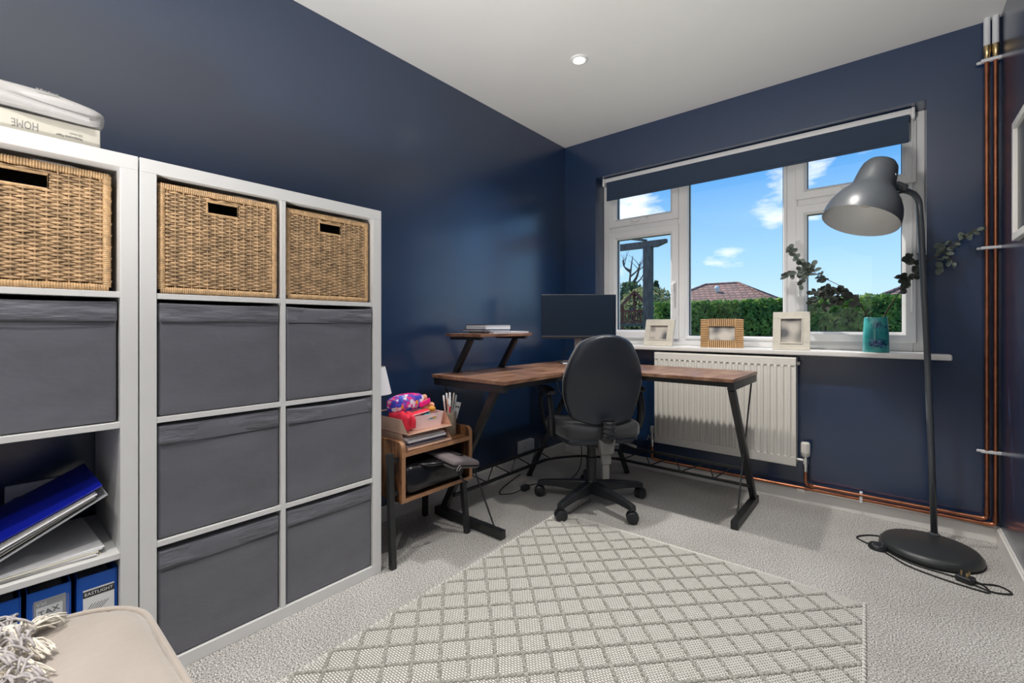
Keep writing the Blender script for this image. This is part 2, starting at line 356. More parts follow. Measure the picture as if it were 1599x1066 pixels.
def wloc(o):
    v = Vector((0,0,0))
    while o: v += o.location; o = o.parent
    return v
def obj(name, mb, mat, parent=None, smooth=False, bevel=0.0, world=False, seg=2):
    me = bpy.data.meshes.new(name)
    off = wloc(parent) if (world and parent) else Vector((0,0,0))
    me.from_pydata([(p[0]-off.x, p[1]-off.y, p[2]-off.z) for p in mb.v], [], mb.f); me.update()
    me.materials.append(MATS[mat])
    if smooth:
        for f in me.polygons: f.use_smooth = True
        if smooth != 'full':
            me.set_sharp_from_angle(angle=R(42))
    o = bpy.data.objects.new(name, me); C.objects.link(o); o.parent = parent
    if bevel:
        b = o.modifiers.new('bevel', 'BEVEL'); b.width = bevel; b.segments = seg; b.limit_method = 'ANGLE'; b.angle_limit = R(35)
        b.harden_normals = False
    return o
def wobj(*a, **k): k['world'] = True; return obj(*a, **k)
def tag(o, label, cat, group=None, kind=None):
    o['label'] = label; o['category'] = cat
    if group: o['group'] = group
    if kind: o['kind'] = kind
    return o
def thing(name, label, cat, loc=(0,0,0), rot=(0,0,0), group=None):
    o = bpy.data.objects.new(name, None); C.objects.link(o); o.location = loc; o.rotation_euler = rot; o.empty_display_size = 0.05
    return tag(o, label, cat, group)
def struct(o, label=None, cat=None):
    o['kind'] = 'structure'
    if label: o['label'] = label
    if cat: o['category'] = cat
    return o
def inst(src, parent, loc=(0,0,0), rot=(0,0,0), scale=None):
    c = src.copy(); C.objects.link(c); c.parent = parent; c.location = loc; c.rotation_euler = rot
    if scale: c.scale = scale
    return c
def text_mb(body, size, extrude=0.0002, mat=None, font_align='LEFT', shear=0.0):
    cu = bpy.data.curves.new('t', 'FONT'); cu.body = body; cu.size = size; cu.extrude = extrude; cu.align_x = font_align; cu.shear = shear; cu.resolution_u = 3
    o = bpy.data.objects.new('t', cu); C.objects.link(o); dg = bpy.context.evaluated_depsgraph_get()
    me = bpy.data.meshes.new_from_object(o.evaluated_get(dg))
    mb = MB().add([v.co.copy() for v in me.vertices], [tuple(p.vertices) for p in me.polygons], mat)
    bpy.data.objects.remove(o); bpy.data.curves.remove(cu); bpy.data.meshes.remove(me); return mb
def frame_mat(origin, xdir, ydir):
    x = Vector(xdir).normalized(); y = Vector(ydir).normalized(); z = x.cross(y)
    m_ = Matrix((x, y, z)).transposed().to_4x4(); m_.translation = Vector(origin); return m_
def bez(pts, k=8):
    """catmull-rom through points"""
    P = [Vector(p) for p in pts]; out = []
    for i in range(len(P)-1):
        p0 = P[max(i-1,0)]; p1 = P[i]; p2 = P[i+1]; p3 = P[min(i+2,len(P)-1)]
        for j in range(k):
            t_ = j/k
            out.append(0.5*((2*p1)+(-p0+p2)*t_+(2*p0-5*p1+4*p2-p3)*t_*t_+(-p0+3*p1-3*p2+p3)*t_**3))
    return out + [P[-1]]

# ------------------------------------------------------------------ room shell
WX0, WX1, WZ0, WZ1 = 0.275, 2.120, 0.835, 2.113       # window opening
o = struct(obj('floor', MB().box(-0.2, W_+0.2, Y0-0.2, B_+0.25, -0.12, 0.0), 'carpet'), 'light grey cut-pile carpet over the whole floor', 'floor')
o = struct(obj('ceiling', MB().box(-0.2, W_+0.2, Y0-0.2, B_+0.25, H_, H_+0.15), 'white_paint'), 'plain white ceiling with recessed spotlight', 'ceiling')
struct(obj('wall_left', MB().box(-0.2, 0, Y0-0.2, B_+0.25, 0, H_), 'navy_wall'), 'long navy painted wall behind the white shelf units', 'wall')
struct(obj('wall_right', MB().box(W_, W_+0.2, Y0-0.2, B_+0.25, 0, H_), 'navy_wall'), 'navy painted wall at the right edge with a picture', 'wall')
struct(obj('wall_rear', MB().box(0, W_, Y0-0.2, Y0, 0, H_), 'navy_wall'), 'navy painted wall facing the window', 'wall')
wb = MB()
wb.box(0, WX0, B_, B_+0.25, 0, H_); wb.box(WX1, W_, B_, B_+0.25, 0, H_)
wb.box(WX0, WX1, B_, B_+0.25, 0, WZ0); wb.box(WX0, WX1, B_, B_+0.25, WZ1, H_)
struct(obj('wall_back', wb, 'navy_wall'), 'navy painted wall around the wide window', 'wall')
BH, BT = 0.08, 0.016
def skirt(name, x0, x1, y0, y1, label):
    mb = MB().box(x0, x1, y0, y1, 0, BH-0.008)
    ix0, ix1, iy0, iy1 = x0, x1, y0, y1
    if x1-x0 < 0.05:
        if x0 < 1: ix1 -= 0.006
        else: ix0 += 0.006
    else: iy0 += 0.006
    mb.box(ix0, ix1, iy0, iy1, BH-0.008, BH)
    struct(obj(name, mb, 'gloss_white', bevel=0.002), label, 'baseboard')
skirt('baseboard_left', 0, BT, Y0, B_-BT, 'white skirting board along the left navy wall')
skirt('baseboard_back', 0, W_, B_-BT, B_, 'white skirting board under the window below copper pipes')
skirt('baseboard_right', W_-BT, W_, Y0, B_-BT, 'white skirting board along the right navy wall')

# window sill board
sb = MB().prism([(0.215, 2.925), (2.205, 2.925), (2.205, B_), (WX1, B_), (WX1, B_+0.15), (WX0, B_+0.15), (WX0, B_), (0.215, B_)], 0.835, 0.862)
struct(obj('trim_1', sb, 'gloss_white', bevel=0.006, seg=3), 'white window sill board holding photo frames and vase', 'window sill')

# window: frame, mullions, transoms, sashes with panes
win = bpy.data.objects.new('window_1', None); C.objects.link(win); win.location = (1.2, 3.17, 0.862); struct(win, 'wide white casement window with five panes', 'window')
FZ0, FZ1 = 0.862, 2.113
def member(name, x0, x1, z0, z1, y0=3.150, y1=3.215, parent=None, mat='upvc', bev=0.005):
    return wobj(name, MB().box(x0, x1, y0, y1, z0, z1), mat, parent or win, bevel=bev, seg=2)
member('outer_frame', WX0, 0.335, FZ0, FZ1); member('outer_frame', 2.075, WX1, FZ0, FZ1)
member('outer_frame', 0.335, 2.075, FZ0, 0.915); member('outer_frame', 0.335, 2.075, 2.055, FZ1)
member('mullion', 0.848, 0.908, 0.915, 2.055); member('mullion', 1.500, 1.560, 0.915, 2.055)
member('transom', 0.335, 0.848, 1.700, 1.752); member('transom', 1.560, 2.075, 1.700, 1.752)
def ring(x0, x1, z0, z1, t_, y0, y1):
    mb = MB()
    # mitred frame ring with a bevelled inner slope
    o_ = [(x0,z0),(x1,z0),(x1,z1),(x0,z1)]; i_ = [(x0+t_,z0+t_),(x1-t_,z0+t_),(x1-t_,z1-t_),(x0+t_,z1-t_)]
    b_ = [(x0+t_*0.72,z0+t_*0.72),(x1-t_*0.72,z0+t_*0.72),(x1-t_*0.72,z1-t_*0.72),(x0+t_*0.72,z1-t_*0.72)]
    vs = [(x,y0,z) for x,z in o_]+[(x,y0,z) for x,z in b_]+[(x,y0+0.014,z) for x,z in i_]+[(x,y1,z) for x,z in o_]+[(x,y1,z) for x,z in i_]
    fs = []
    for k in range(4):
        j = (k+1)%4
        fs += [(k,j,4+j,4+k),(4+k,4+j,8+j,8+k),(8+k,8+j,16+j,16+k),(12+k,16+k,16+j,12+j),(k,12+k,12+j,j)]
    return mb.add(vs, fs)
def sash(name, x0, x1, z0, z1, t_=0.052, y0=3.132):
    s = wobj(name, ring(x0, x1, z0, z1, t_, y0, 3.20), 'upvc', win, bevel=0.003)
    wobj('pane', MB().box(x0+t_-0.004, x1-t_+0.004, 3.166, 3.172, z0+t_-0.004, z1-t_+0.004), 'glass', s)
    wobj('glazing_gasket', ring(x0+t_-0.0005, x1-t_+0.0005, z0+t_-0.0005, z1-t_+0.0005, 0.004, 3.158, 3.165), 'ink', s)
    return s
s1 = sash('sash', 0.328, 0.858, 0.908, 1.706, 0.060); s2 = sash('sash', 0.328, 0.858, 1.744, 2.062, 0.060)
s3 = sash('sash', 1.552, 2.086, 0.908, 1.706, 0.056); s4 = sash('sash', 1.552, 2.086, 1.744, 2.062, 0.056)
cs = wobj('fixed_bead', ring(0.902, 1.506, 0.908, 2.06, 0.022, 3.140, 3.20), 'upvc', win, bevel=0.003)
wobj('pane', MB().box(0.920, 1.488, 3.166, 3.172, 0.926, 2.042), 'glass', cs)
wobj('glazing_gasket', ring(0.9235, 1.4845, 0.9295, 2.0385, 0.004, 3.158, 3.165), 'ink', cs)
def handle_v(parent, x, z):
    mb = MB(); mb.rbox(0.022, 0.012, 0.06, 0.005, 3, mat=Matrix.Translation((x, 3.126, z)))
    mb.tube(bez([(x, 3.126, z+0.012), (x, 3.100, z+0.012), (x-0.001, 3.092, z-0.012), (x-0.002, 3.094, z-0.105)], 5), [0.008]*4+[0.0078]*4+[0.0075]*4+[0.007]*4, 8)
    wobj('handle', mb, 'upvc', parent, smooth=True)
def handle_h(parent, x, z):
    mb = MB(); mb.rbox(0.06, 0.012, 0.02, 0.005, 3, mat=Matrix.Translation((x, 3.126, z)))
    mb.tube(bez([(x-0.02, 3.126, z), (x-0.018, 3.098, z), (x+0.012, 3.094, z), (x+0.10, 3.096, z+0.002)], 5), 0.0075, 8)
    wobj('handle', mb, 'upvc', parent, smooth=True)
handle_v(s1, 0.834, 1.275); handle_h(s2, 0.545, 1.772); handle_v(s3, 1.578, 1.275); handle_h(s4, 1.80, 1.772)

# door in the wall behind the viewpoint
dr_ = bpy.data.objects.new('door_1', None); C.objects.link(dr_); dr_.location = (1.35, Y0, 0); struct(dr_, 'white door in the wall facing the window', 'door')
wobj('door_leaf', MB().box(0.97, 1.73, Y0+0.002, Y0+0.035, 0.005, 1.98), 'gloss_white', dr_, bevel=0.003)
for (a0, a1, b0, b1) in ((0.90, 0.97, 0, 2.05), (1.73, 1.80, 0, 2.05), (0.97, 1.73, 1.98, 2.05)):
    wobj('architrave', MB().box(a0, a1, Y0+0.002, Y0+0.022, b0, b1), 'gloss_white', dr_, bevel=0.004)
wobj('handle', MB().tube([(1.05, Y0+0.035, 1.0), (1.05, Y0+0.085, 1.0), (1.07, Y0+0.09, 1.0), (1.16, Y0+0.09, 1.0)], 0.009, 8), 'chrome', dr_, smooth=True)

# recessed downlights
dl_labels = ['white recessed ceiling spotlight above the desk, the one in view', 'white recessed ceiling spotlight above the radiator side of the room',
             'white recessed ceiling spotlight above the shelf units', 'white recessed ceiling spotlight above the viewpoint']
for (lx, ly), lab in zip(LAMPS, dl_labels):
    t = thing('downlight', lab, 'ceiling light', (lx, ly, H_), group='recessed ceiling spotlights')
    obj('bezel', MB().lathe([(0.030, -0.004), (0.034, -0.009), (0.043, -0.008), (0.046, -0.0005), (0.030, -0.0005)], 32, closed=True), 'white_paint', t, smooth=True)
    obj('lens', MB().lathe([(0.0001, -0.0045), (0.0295, -0.0045), (0.0295, -0.0015), (0.0001, -0.0015)], 32), 'downlight_lens', t)
    ld = bpy.data.lights.new('downlight_beam', 'SPOT'); ld.energy = LAMP_W; ld.spot_size = R(124); ld.spot_blend = 1.0; ld.shadow_soft_size = 0.035; ld.color = (1.0, 0.96, 0.91)
    lo = bpy.data.objects.new('downlight_beam', ld); C.objects.link(lo); lo.parent = t; lo.location = (0, 0, -0.045)

# ------------------------------------------------------------------ roller blind
t = thing('roller_blind', 'dark navy roller blind pulled part way down at the top of the window', 'blind', (1.2, 3.085, 1.94))
wobj('fabric', MB().box(0.340, 2.056, 3.072, 3.074, 1.945, 2.085), 'blind_navy', t)
wobj('bottom_bar', MB().rbox(1.716, 0.010, 0.016, 0.004, 4, mat=Matrix.Translation((1.198, 3.073, 1.944))), 'blind_navy', t)
wobj('headrail', MB().rbox(1.745, 0.050, 0.030, 0.006, 3, mat=Matrix.Translation((1.195, 3.092, 2.093))), 'upvc', t, smooth=True)
wobj('roll', MB().tube([(0.335, 3.100, 2.062), (2.060, 3.100, 2.062)], 0.017, 20), 'blind_navy', t, smooth=True)
for x in (0.312, 2.072): wobj('bracket', MB().rbox(0.016, 0.05, 0.058, 0.006, 2, mat=Matrix.Translation((x, 3.095, 2.084))), 'upvc', t)
mb = MB()
for q in range(96):
    z = 2.07 - q*0.0105
    for yy in (3.078, 3.112): mb.sphere((2.068, yy, z), 0.0028, 6, 4)
o = wobj('bead_chain', mb, 'upvc', t, smooth=True); o['kind'] = 'stuff'

# ------------------------------------------------------------------ radiator with valves
t = thing('radiator', 'off-white fluted panel radiator mounted below the window', 'radiator', (1.17, 2.97, 0.215))
RX0, RX1, RZ0, RZ1, RY = 0.770, 1.582, 0.218, 0.818, 2.930
wobj('back_panel', MB().box(RX0+0.004, RX1-0.004, RY+0.012, RY+0.060, RZ0+0.004, RZ1-0.004), 'radiator_white', t, bevel=0.003)
wobj('front_panel', MB().box(RX0, RX1, RY+0.006, RY+0.012, RZ0, RZ1), 'radiator_white', t)
wobj('top_band', MB().box(RX0, RX1, RY, RY+0.008, RZ1-0.042, RZ1), 'radiator_white', t, bevel=0.003)
wobj('bottom_band', MB().box(RX0, RX1, RY, RY+0.008, RZ0, RZ0+0.050), 'radiator_white', t, bevel=0.003)
NF = 24; pit = (RX1-RX0)/NF
def flute():
    z0, z1 = RZ0+0.045, RZ1-0.038; w0, w1 = pit*0.64, pit*0.42
    vs = [(-w0/2, 0.008, z0), (w0/2, 0.008, z0), (w0/2, 0.008, z1), (-w0/2, 0.008, z1), (-w1/2, -0.002, z0+0.004), (w1/2, -0.002, z0+0.004), (w1/2, -0.002, z1-0.004), (-w1/2, -0.002, z1-0.004)]
    return MB().add(vs, [(4,5,6,7),(0,1,5,4),(1,2,6,5),(2,3,7,6),(3,0,4,7),(3,2,1,0)])
fl = obj('flute', flute(), 'radiator_white', t, bevel=0.003)
off = Vector((RX0+pit*0.0, RY, 0)) - t.location
fl.location = (off.x, off.y, -t.location.z)
for k in range(NF+1):
    xk = RX0 + pit*k
    if k == 0 or k == NF: continue
    o = fl if k == 1 else inst(fl, t)
    o.location = (xk - t.location.x, RY - t.location.y, -t.location.z)
for x in (RX0, RX1-0.010): wobj('side_cover', MB().box(x, x+0.010, RY+0.002, RY+0.070, RZ0+0.006, RZ1), 'radiator_white', t, bevel=0.002)
wobj('top_grille', MB().box(RX0, RX1, RY+0.002, RY+0.070, RZ1-0.003, RZ1+0.004), 'radiator_white', t, bevel=0.002)
wobj('bleed_plug', MB().tube([(RX1, RY+0.035, RZ1-0.03), (RX1+0.014, RY+0.035, RZ1-0.03)], 0.010, 10), 'radiator_white', t, smooth=True)
# thermostatic valve (right)
vx, vy = 1.622, 2.965
v = wobj('thermostatic_valve', MB().tube([(RX1-0.002, vy, 0.252), (vx, vy, 0.252)], 0.009, 10).tube([(vx, vy, 0.190), (vx, vy, 0.275)], 0.011, 10).tube([(vx, vy, 0.232), (vx, vy, 0.262)], 0.015, 6), 'chrome', t, smooth=True)
mb = MB()
cap = []
for k in range(48):
    a = 2*math.pi*k/48
    cap.append(((0.0225 if (k//2) % 2 else 0.0205)*math.cos(a), (0.0225 if (k//2) % 2 else 0.0205)*math.sin(a)))
mb.prism(cap, 0.300, 0.345, Matrix.Translation((vx, vy, 0))); mb.lathe([(0.014, 0.272), (0.0205, 0.280), (0.0225, 0.300)], 24, Matrix.Translation((vx, vy, 0)))
mb.lathe([(0.0215, 0.345), (0.018, 0.352), (0.0001, 0.353)], 24, Matrix.Translation((vx, vy, 0)))
wobj('valve_cap', mb, 'radiator_white', v, smooth=True)
# lockshield valve (left)
lx = 0.742
v = wobj('lockshield_valve', MB().tube([(lx, vy, 0.252), (RX0+0.002, vy, 0.252)], 0.009, 10).tube([(lx, vy, 0.180), (lx, vy, 0.272)], 0.011, 10).tube([(lx-0.026, vy, 0.236), (lx, vy, 0.236)], 0.006, 8).tube([(lx-0.030, vy-0.012, 0.222), (lx-0.030, vy+0.010, 0.248)], 0.004, 6), 'chrome', t, smooth=True)
wobj('valve_cap', MB().lathe([(0.013, 0.272), (0.0145, 0.276), (0.0145, 0.312), (0.012, 0.316), (0.0001, 0.317)], 16, Matrix.Translation((lx, vy, 0))), 'radiator_white', v, smooth=True)

# ------------------------------------------------------------------ copper pipes
PR = 0.0085
def elbow(a, b, c, r=0.022, k=6):
    a, b, c = Vector(a), Vector(b), Vector(c); p = b+(a-b).normalized()*r; q = b+(c-b).normalized()*r
    return [p*(1-s)**2 + b*2*s*(1-s) + q*s*s for s in [i/k for i in range(k+1)]]
pa = 2.992; ztop = 2.265
x1, x2 = 2.323, 2.351
t = thing('copper_pipe', 'copper heating pipe rising nearer the window, from the thermostatic valve', 'pipe', (x1, pa, 0.11), group='copper heating pipes')
path = [(vx, vy, 0.192)] + elbow((vx, vy, 0.192), (vx, vy, 0.120), (vx+0.03, 2.985, 0.112)) + elbow((vx+0.04, 2.985, 0.112), (x1, pa-0.006, 0.112), (x1, pa, 0.5)) + [(x1, pa, ztop)]
wobj('tube', MB().tube(path, PR, 10), 'copper', t, smooth=True)
wobj('joint', MB().tube([(x1-0.040, pa-0.006, 0.112), (x1-0.018, pa-0.006, 0.112)], 0.0105, 10).tube([(x1, pa, 0.130), (x1, pa, 0.155)], 0.0105, 10), 'copper', t, smooth=True)
wobj('joint', MB().tube([(vx+0.018, vy+0.006, 0.115), (vx+0.040, 2.982, 0.1125)], 0.0108, 10), 'copper', t, smooth=True)
wobj('coupling', MB().tube([(x1, pa, ztop-0.05), (x1, pa, ztop-0.018), (x1, pa, ztop-0.015), (x1, pa, ztop+0.018)], [0.011, 0.011, 0.0135, 0.0135], 12), 'brass', t, smooth=True)
wobj('plastic_riser', MB().tube([(x1, pa, ztop+0.01), (x1, pa, H_)], 0.0115, 12), 'socket_white', t, smooth=True)
t = thing('copper_pipe', 'copper heating pipe in the corner, lying directly on the skirting board', 'pipe', (x2, pa, 0.09), group='copper heating pipes')
path = [(lx, vy, 0.182)] + elbow((lx, vy, 0.182), (lx, vy, 0.092), (lx+0.05, 2.989, 0.090)) + elbow((1.8, pa-0.002, 0.090), (x2, pa-0.002, 0.090), (x2, pa, 0.5)) + [(x2, pa, ztop)]
wobj('tube', MB().tube(path, PR, 10), 'copper', t, smooth=True)
wobj('joint', MB().tube([(x2-0.040, pa-0.002, 0.090), (x2-0.018, pa-0.002, 0.090)], 0.0105, 10).tube([(x2, pa, 0.108), (x2, pa, 0.135)], 0.0105, 10), 'copper', t, smooth=True)
wobj('coupling', MB().tube([(x2, pa, ztop-0.05), (x2, pa, ztop-0.018), (x2, pa, ztop-0.015), (x2, pa, ztop+0.018)], [0.011, 0.011, 0.0135, 0.0135], 12), 'brass', t, smooth=True)
wobj('plastic_riser', MB().tube([(x2, pa, ztop+0.01), (x2, pa, H_)], 0.0115, 12), 'socket_white', t, smooth=True)
def clip_mb(c, horiz):
    mb = MB(); x, y, z = c
    if horiz:   # clip on vertical pipes
        mb.rbox(0.068, 0.024, 0.014, 0.004, 2, mat=Matrix.Translation((x, y-0.002, z)))
        mb.rbox(0.022, 0.012, 0.012, 0.004, 2, mat=Matrix.Translation((x-0.036, y+0.008, z)))
    else:
        mb.rbox(0.014, 0.024, 0.058, 0.004, 2, mat=Matrix.Translation((x, y-0.002, z)))
    return mb
for z, lab in ((2.216, 'white plastic clip on the pipes near the ceiling'), (1.356, 'white plastic clip on the pipes at window height'), (0.42, 'white plastic clip on the pipes low in the corner')):
    tag(obj('pipe_clip', clip_mb(((x1+x2)/2, pa, z), True), 'socket_white', bevel=0), lab, 'pipe clip', 'pipe clips')
tag(obj('pipe_clip', clip_mb((1.866, 2.989, 0.101), False), 'socket_white'), 'white plastic clip holding the two pipes above the skirting board', 'pipe clip', 'pipe clips')

# ------------------------------------------------------------------ shelf units
SF = 0.400                                    # front plane x of the shelf units
ROW = [0.038 + i*0.351 for i in range(4)]     # bottom of each compartment
CW = 0.339                                    # compartment width
def shelf_unit(y1, label):
    y0 = y1 - 0.770
    t = thing('cube_shelf_unit', label, 'shelf unit', ((0.012+SF)/2, (y0+y1)/2, 0), group='white cube shelf units')
    for a in (y0, y1-0.038): wobj('side_panel', MB().box(0.012, SF, a, a+0.038, 0.038, 1.426), 'shelf_white', t, bevel=0.0015)
    wobj('top_panel', MB().box(0.012, SF, y0, y1, 1.426, 1.464), 'shelf_white', t, bevel=0.0015)
    wobj('bottom_panel', MB().box(0.012, SF, y0, y1, 0.0, 0.038), 'shelf_white', t, bevel=0.0015)
    ym = (y0+y1)/2
    wobj('divider', MB().box(0.014, SF-0.002, ym-0.008, ym+0.008, 0.038, 1.426), 'shelf_white', t, bevel=0.001)
    for r in range(1, 4):
        for a, b_ in ((y0+0.038, ym-0.008), (ym+0.008, y1-0.038)):
            wobj('shelf', MB().box(0.014, SF-0.002, a, b_, ROW[r]-0.016, ROW[r]), 'shelf_white', t, bevel=0.001)
    return (y0+0.038+ym-0.008)/2, (ym+0.008+y1-0.038)/2
UA_Y1, UB_Y1 = 0.2905, 1.0635
_, ya = shelf_unit(UA_Y1, 'white cube shelf unit holding blue binders, cut by the left edge')
yb1, yb2 = shelf_unit(UB_Y1, 'white cube shelf unit filled with six grey boxes and two baskets')

def fabric_box(label, y, row, seed, dx=0.0, tilt=0.0, h=0.325, w=0.328):
    rnd = random.Random(seed); d = 0.372; ox, oy, oz = rnd.random()*50, rnd.random()*50, rnd.random()*50
    t = thing('fabric_storage_box', label, 'storage box', (SF-0.008-d/2+dx, y, ROW[row]), (0, 0, tilt), group='grey fabric boxes in the cube shelves')
    def fn(p):
        q = Vector(p); k = mnoise.noise(Vector((q.x*5+ox, q.y*5+oy, q.z*7+oz)))*0.0050 + mnoise.noise(Vector((q.x*2+ox, q.y*2.2+oy, q.z*2+oz)))*0.009
        fall = max(0, 1-abs(q.y)/(w/2))**0.35 * max(0, 1-abs(q.z)/(h/2))**0.35
        if q.x > d/2-0.02: q.x += k*fall + 0.002*fall
        if q.z > h/2-0.03 and abs(q.y) < w/2-0.02: q.z -= 0.004*(1-abs(q.y)/(w/2)) 
        return q
    obj('body', MB().rbox(d, w, h-0.004, 0.007, 14, fn, Matrix.Translation((0, 0, h/2)), nx=4), 'grey_fabric', t, smooth='full')
    def fh(p):
        q = Vector(p); k = mnoise.noise(Vector((q.x*6+oy, q.y*9+ox, q.z*26+oz)))*0.0055
        if q.x > d/2-0.02: q.x += k*max(0, 1-abs(q.y)/(w/2))**0.3
        if q.z > 0.02: q.z -= 0.005*(1-(abs(q.y)/(w/2))**2)*rnd_s
        return q
    rnd_s = rnd.uniform(0.3, 1.4)
    obj('folded_hem', MB().rbox(d+0.003, w+0.003, 0.056, 0.006, 14, fh, Matrix.Translation((0, 0, h-0.028)), nx=4, nz=4), 'grey_fabric_hem', t, smooth='full')
    sm = MB().tube([(d/2+0.0025, -w/2+0.004, h-0.0565), (d/2+0.0045, 0, h-0.0568), (d/2+0.0025, w/2-0.004, h-0.0565)], 0.0013, 5)
    obj('seam', sm, 'shadow_gap', t)
    return t
ROWN = {2: 'second row from the top', 1: 'third row', 0: 'bottom row'}
fabric_box('grey fabric box under the leftmost basket, beside the blue folder compartment', ya, 2, 1, dx=-0.004)
fabric_box('grey fabric box under the left basket of the full shelf unit', yb1, 2, 2, tilt=0.006)
fabric_box('grey fabric box under the right basket of the full shelf unit', yb2, 2, 3, dx=0.006, tilt=-0.01)
fabric_box('grey fabric box, left column, third row of the full shelf unit', yb1, 1, 4)
fabric_box('grey fabric box, right column, third row of the full shelf unit', yb2, 1, 5, dx=0.004)
fabric_box('grey fabric box, left column, bottom row of the full shelf unit', yb1, 0, 6, h=0.318)
fabric_box('grey fabric box, right column, bottom row beside the black table leg', yb2, 0, 8, h=0.322)

def wicker_basket():
    """basket with woven front; local origin at base centre, front is +x"""
    w, d, h = 0.326, 0.365, 0.322
    t = thing('wicker_basket', '', 'basket')
    hole = (-0.042, 0.042, h-0.072, h-0.034)        # y0,y1,z0,z1 handle opening
    fx = d/2
    # dark backing, shade inside put into its colour (leaves the handle hole open)
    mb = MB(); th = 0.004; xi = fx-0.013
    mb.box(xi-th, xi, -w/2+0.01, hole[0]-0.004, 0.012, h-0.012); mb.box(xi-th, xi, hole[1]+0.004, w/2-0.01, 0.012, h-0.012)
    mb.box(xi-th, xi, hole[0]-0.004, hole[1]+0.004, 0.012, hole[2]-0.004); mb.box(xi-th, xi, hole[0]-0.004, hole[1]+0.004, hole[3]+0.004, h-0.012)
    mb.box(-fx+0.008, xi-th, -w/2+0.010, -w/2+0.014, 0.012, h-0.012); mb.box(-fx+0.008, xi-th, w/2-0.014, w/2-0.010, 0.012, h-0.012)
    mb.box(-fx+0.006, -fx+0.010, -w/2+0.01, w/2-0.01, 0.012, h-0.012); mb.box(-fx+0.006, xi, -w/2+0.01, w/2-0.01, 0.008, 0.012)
    obj('lining', mb, 'rattan_gap_shade', t)
    ns = 15; sp_ = (w-0.044)/(ns-1); ys = [-w/2+0.022+sp_*k for k in range(ns)]
    mb = MB()
    for y in ys:
        if hole[0]-0.002 < y < hole[1]+0.002: mb.tube([(fx-0.007, y, 0.018), (fx-0.007, y, hole[2])], 0.0022, 5)
        else: mb.tube([(fx-0.007, y, 0.018), (fx-0.007, y, h-0.02)], 0.0022, 5)
    o = obj('stakes', mb, 'rattan', t, smooth=True); o['kind'] = 'stuff'
    rnd = random.Random(5); mb = MB(); nr = 46; z0, z1 = 0.026, h-0.028
    for r in range(nr):
        z = z0 + (z1-z0)*r/(nr-1); ph = r % 2
        spans = [(-w/2+0.010, w/2-0.010)]
        if hole[2]-0.003 < z < hole[3]+0.003: spans = [(-w/2+0.010, hole[0]-0.003), (hole[1]+0.003, w/2-0.010)]
        for (a_, b_) in spans:
            pts = []; rr_ = []; k = 0; n_ = max(4, int((b_-a_)/sp_*4)); jit = rnd.uniform(-0.0007, 0.0007)
            for i in range(n_+1):
                y = a_+(b_-a_)*i/n_; u = (y-ys[0])/sp_
                c = math.cos(math.pi*(u+ph))
                edge = 1.0 if -0.3 < u < ns-0.7 else 0.4
                pts.append((fx-0.007+0.0034*c*edge, y, z+jit+0.0007*math.sin(u*1.7+r)+mnoise.noise(Vector((y*9, r*1.3, 0)))*0.0009))
                rr_.append(0.0030*(0.9+0.2*abs(c)))
            mb.tube(pts, rr_, 6, flat=0.85)
    o = obj('weave', mb, 'rattan', t, smooth=True); o['kind'] = 'stuff'
    mb = MB()                                     # simple side and back weave
    for r in range(18):
        z = 0.028+(h-0.056)*r/17
        for sgn in (-1, 1):
            pts = [( -fx+0.012+(d-0.024)*i/24, sgn*(w/2-0.007+0.004*math.cos(math.pi*(i*0.5+r))), z) for i in range(25)]
            mb.tube(pts, 0.0062, 5)
        mb.tube([(-fx+0.005+0.004*math.cos(math.pi*(i*0.5+r)), -w/2+0.012+(w-0.024)*i/24, z) for i in range(25)], 0.0062, 5)
    o = obj('side_weave', mb, 'rattan', t, smooth=True); o['kind'] = 'stuff'
    def rope(a, b_, r0, step=0.0052):
        a, b_ = Vector(a), Vector(b_); L = (b_-a).length; n_ = int(L/step)*2
        pts = [a.lerp(b_, i/n_) for i in range(n_+1)]
        rs = [(r0 if i % 2 else r0*0.86)*(1+0.05*mnoise.noise(Vector((i*0.7, a.x*9, a.z*9)))) for i in range(n_+1)]
        return MB().tube(pts, rs, 8)
    rz = 0.0105
    for nm, a, b_ in (('rim', (fx-0.009, -w/2+0.006, h-0.013), (fx-0.009, w/2-0.006, h-0.013)), ('rim', (-fx+0.009, -w/2+0.006, h-0.013), (-fx+0.009, w/2-0.006, h-0.013)),
                     ('rim', (-fx+0.009, -w/2+0.009, h-0.013), (fx-0.009, -w/2+0.009, h-0.013)), ('rim', (-fx+0.009, w/2-0.009, h-0.013), (fx-0.009, w/2-0.009, h-0.013)),
                     ('base_rim', (fx-0.009, -w/2+0.006, 0.011), (fx-0.009, w/2-0.006, 0.011)),
                     ('corner_post', (fx-0.009, -w/2+0.010, 0.012), (fx-0.009, -w/2+0.010, h-0.012)), ('corner_post', (fx-0.009, w/2-0.010, 0.012), (fx-0.009, w/2-0.010, h-0.012))):
        obj(nm, rope(a, b_, rz), 'rattan_rim', t, smooth=True)
    y0_, y1_, za, zb = hole
    obj('handle_hole_binding', MB().tube([(fx-0.006, y0_, za), (fx-0.006, y1_, za), (fx-0.006, y1_, zb), (fx-0.006, y0_, zb), (fx-0.006, y0_, za)], 0.0042, 7), 'rattan_rim', t, smooth=True)
    return t
def copy_tree(src, loc, rot, label):
    r = src.copy(); C.objects.link(r); r.location = loc; r.rotation_euler = rot; r['label'] = label
    for ch in list(src.children):
        c = ch.copy(); C.objects.link(c); c.parent = r
        for g in ch.children:
            d = g.copy(); C.objects.link(d); d.parent = c
    return r
bk = wicker_basket(); bk['group'] = 'wicker baskets on the top shelf row'
bk.location = (SF-0.006-0.1825, yb1, ROW[3]); bk.rotation_euler = (0, 0, -0.012); bk['label'] = 'wicker basket in the middle of the three, left in the full shelf unit'
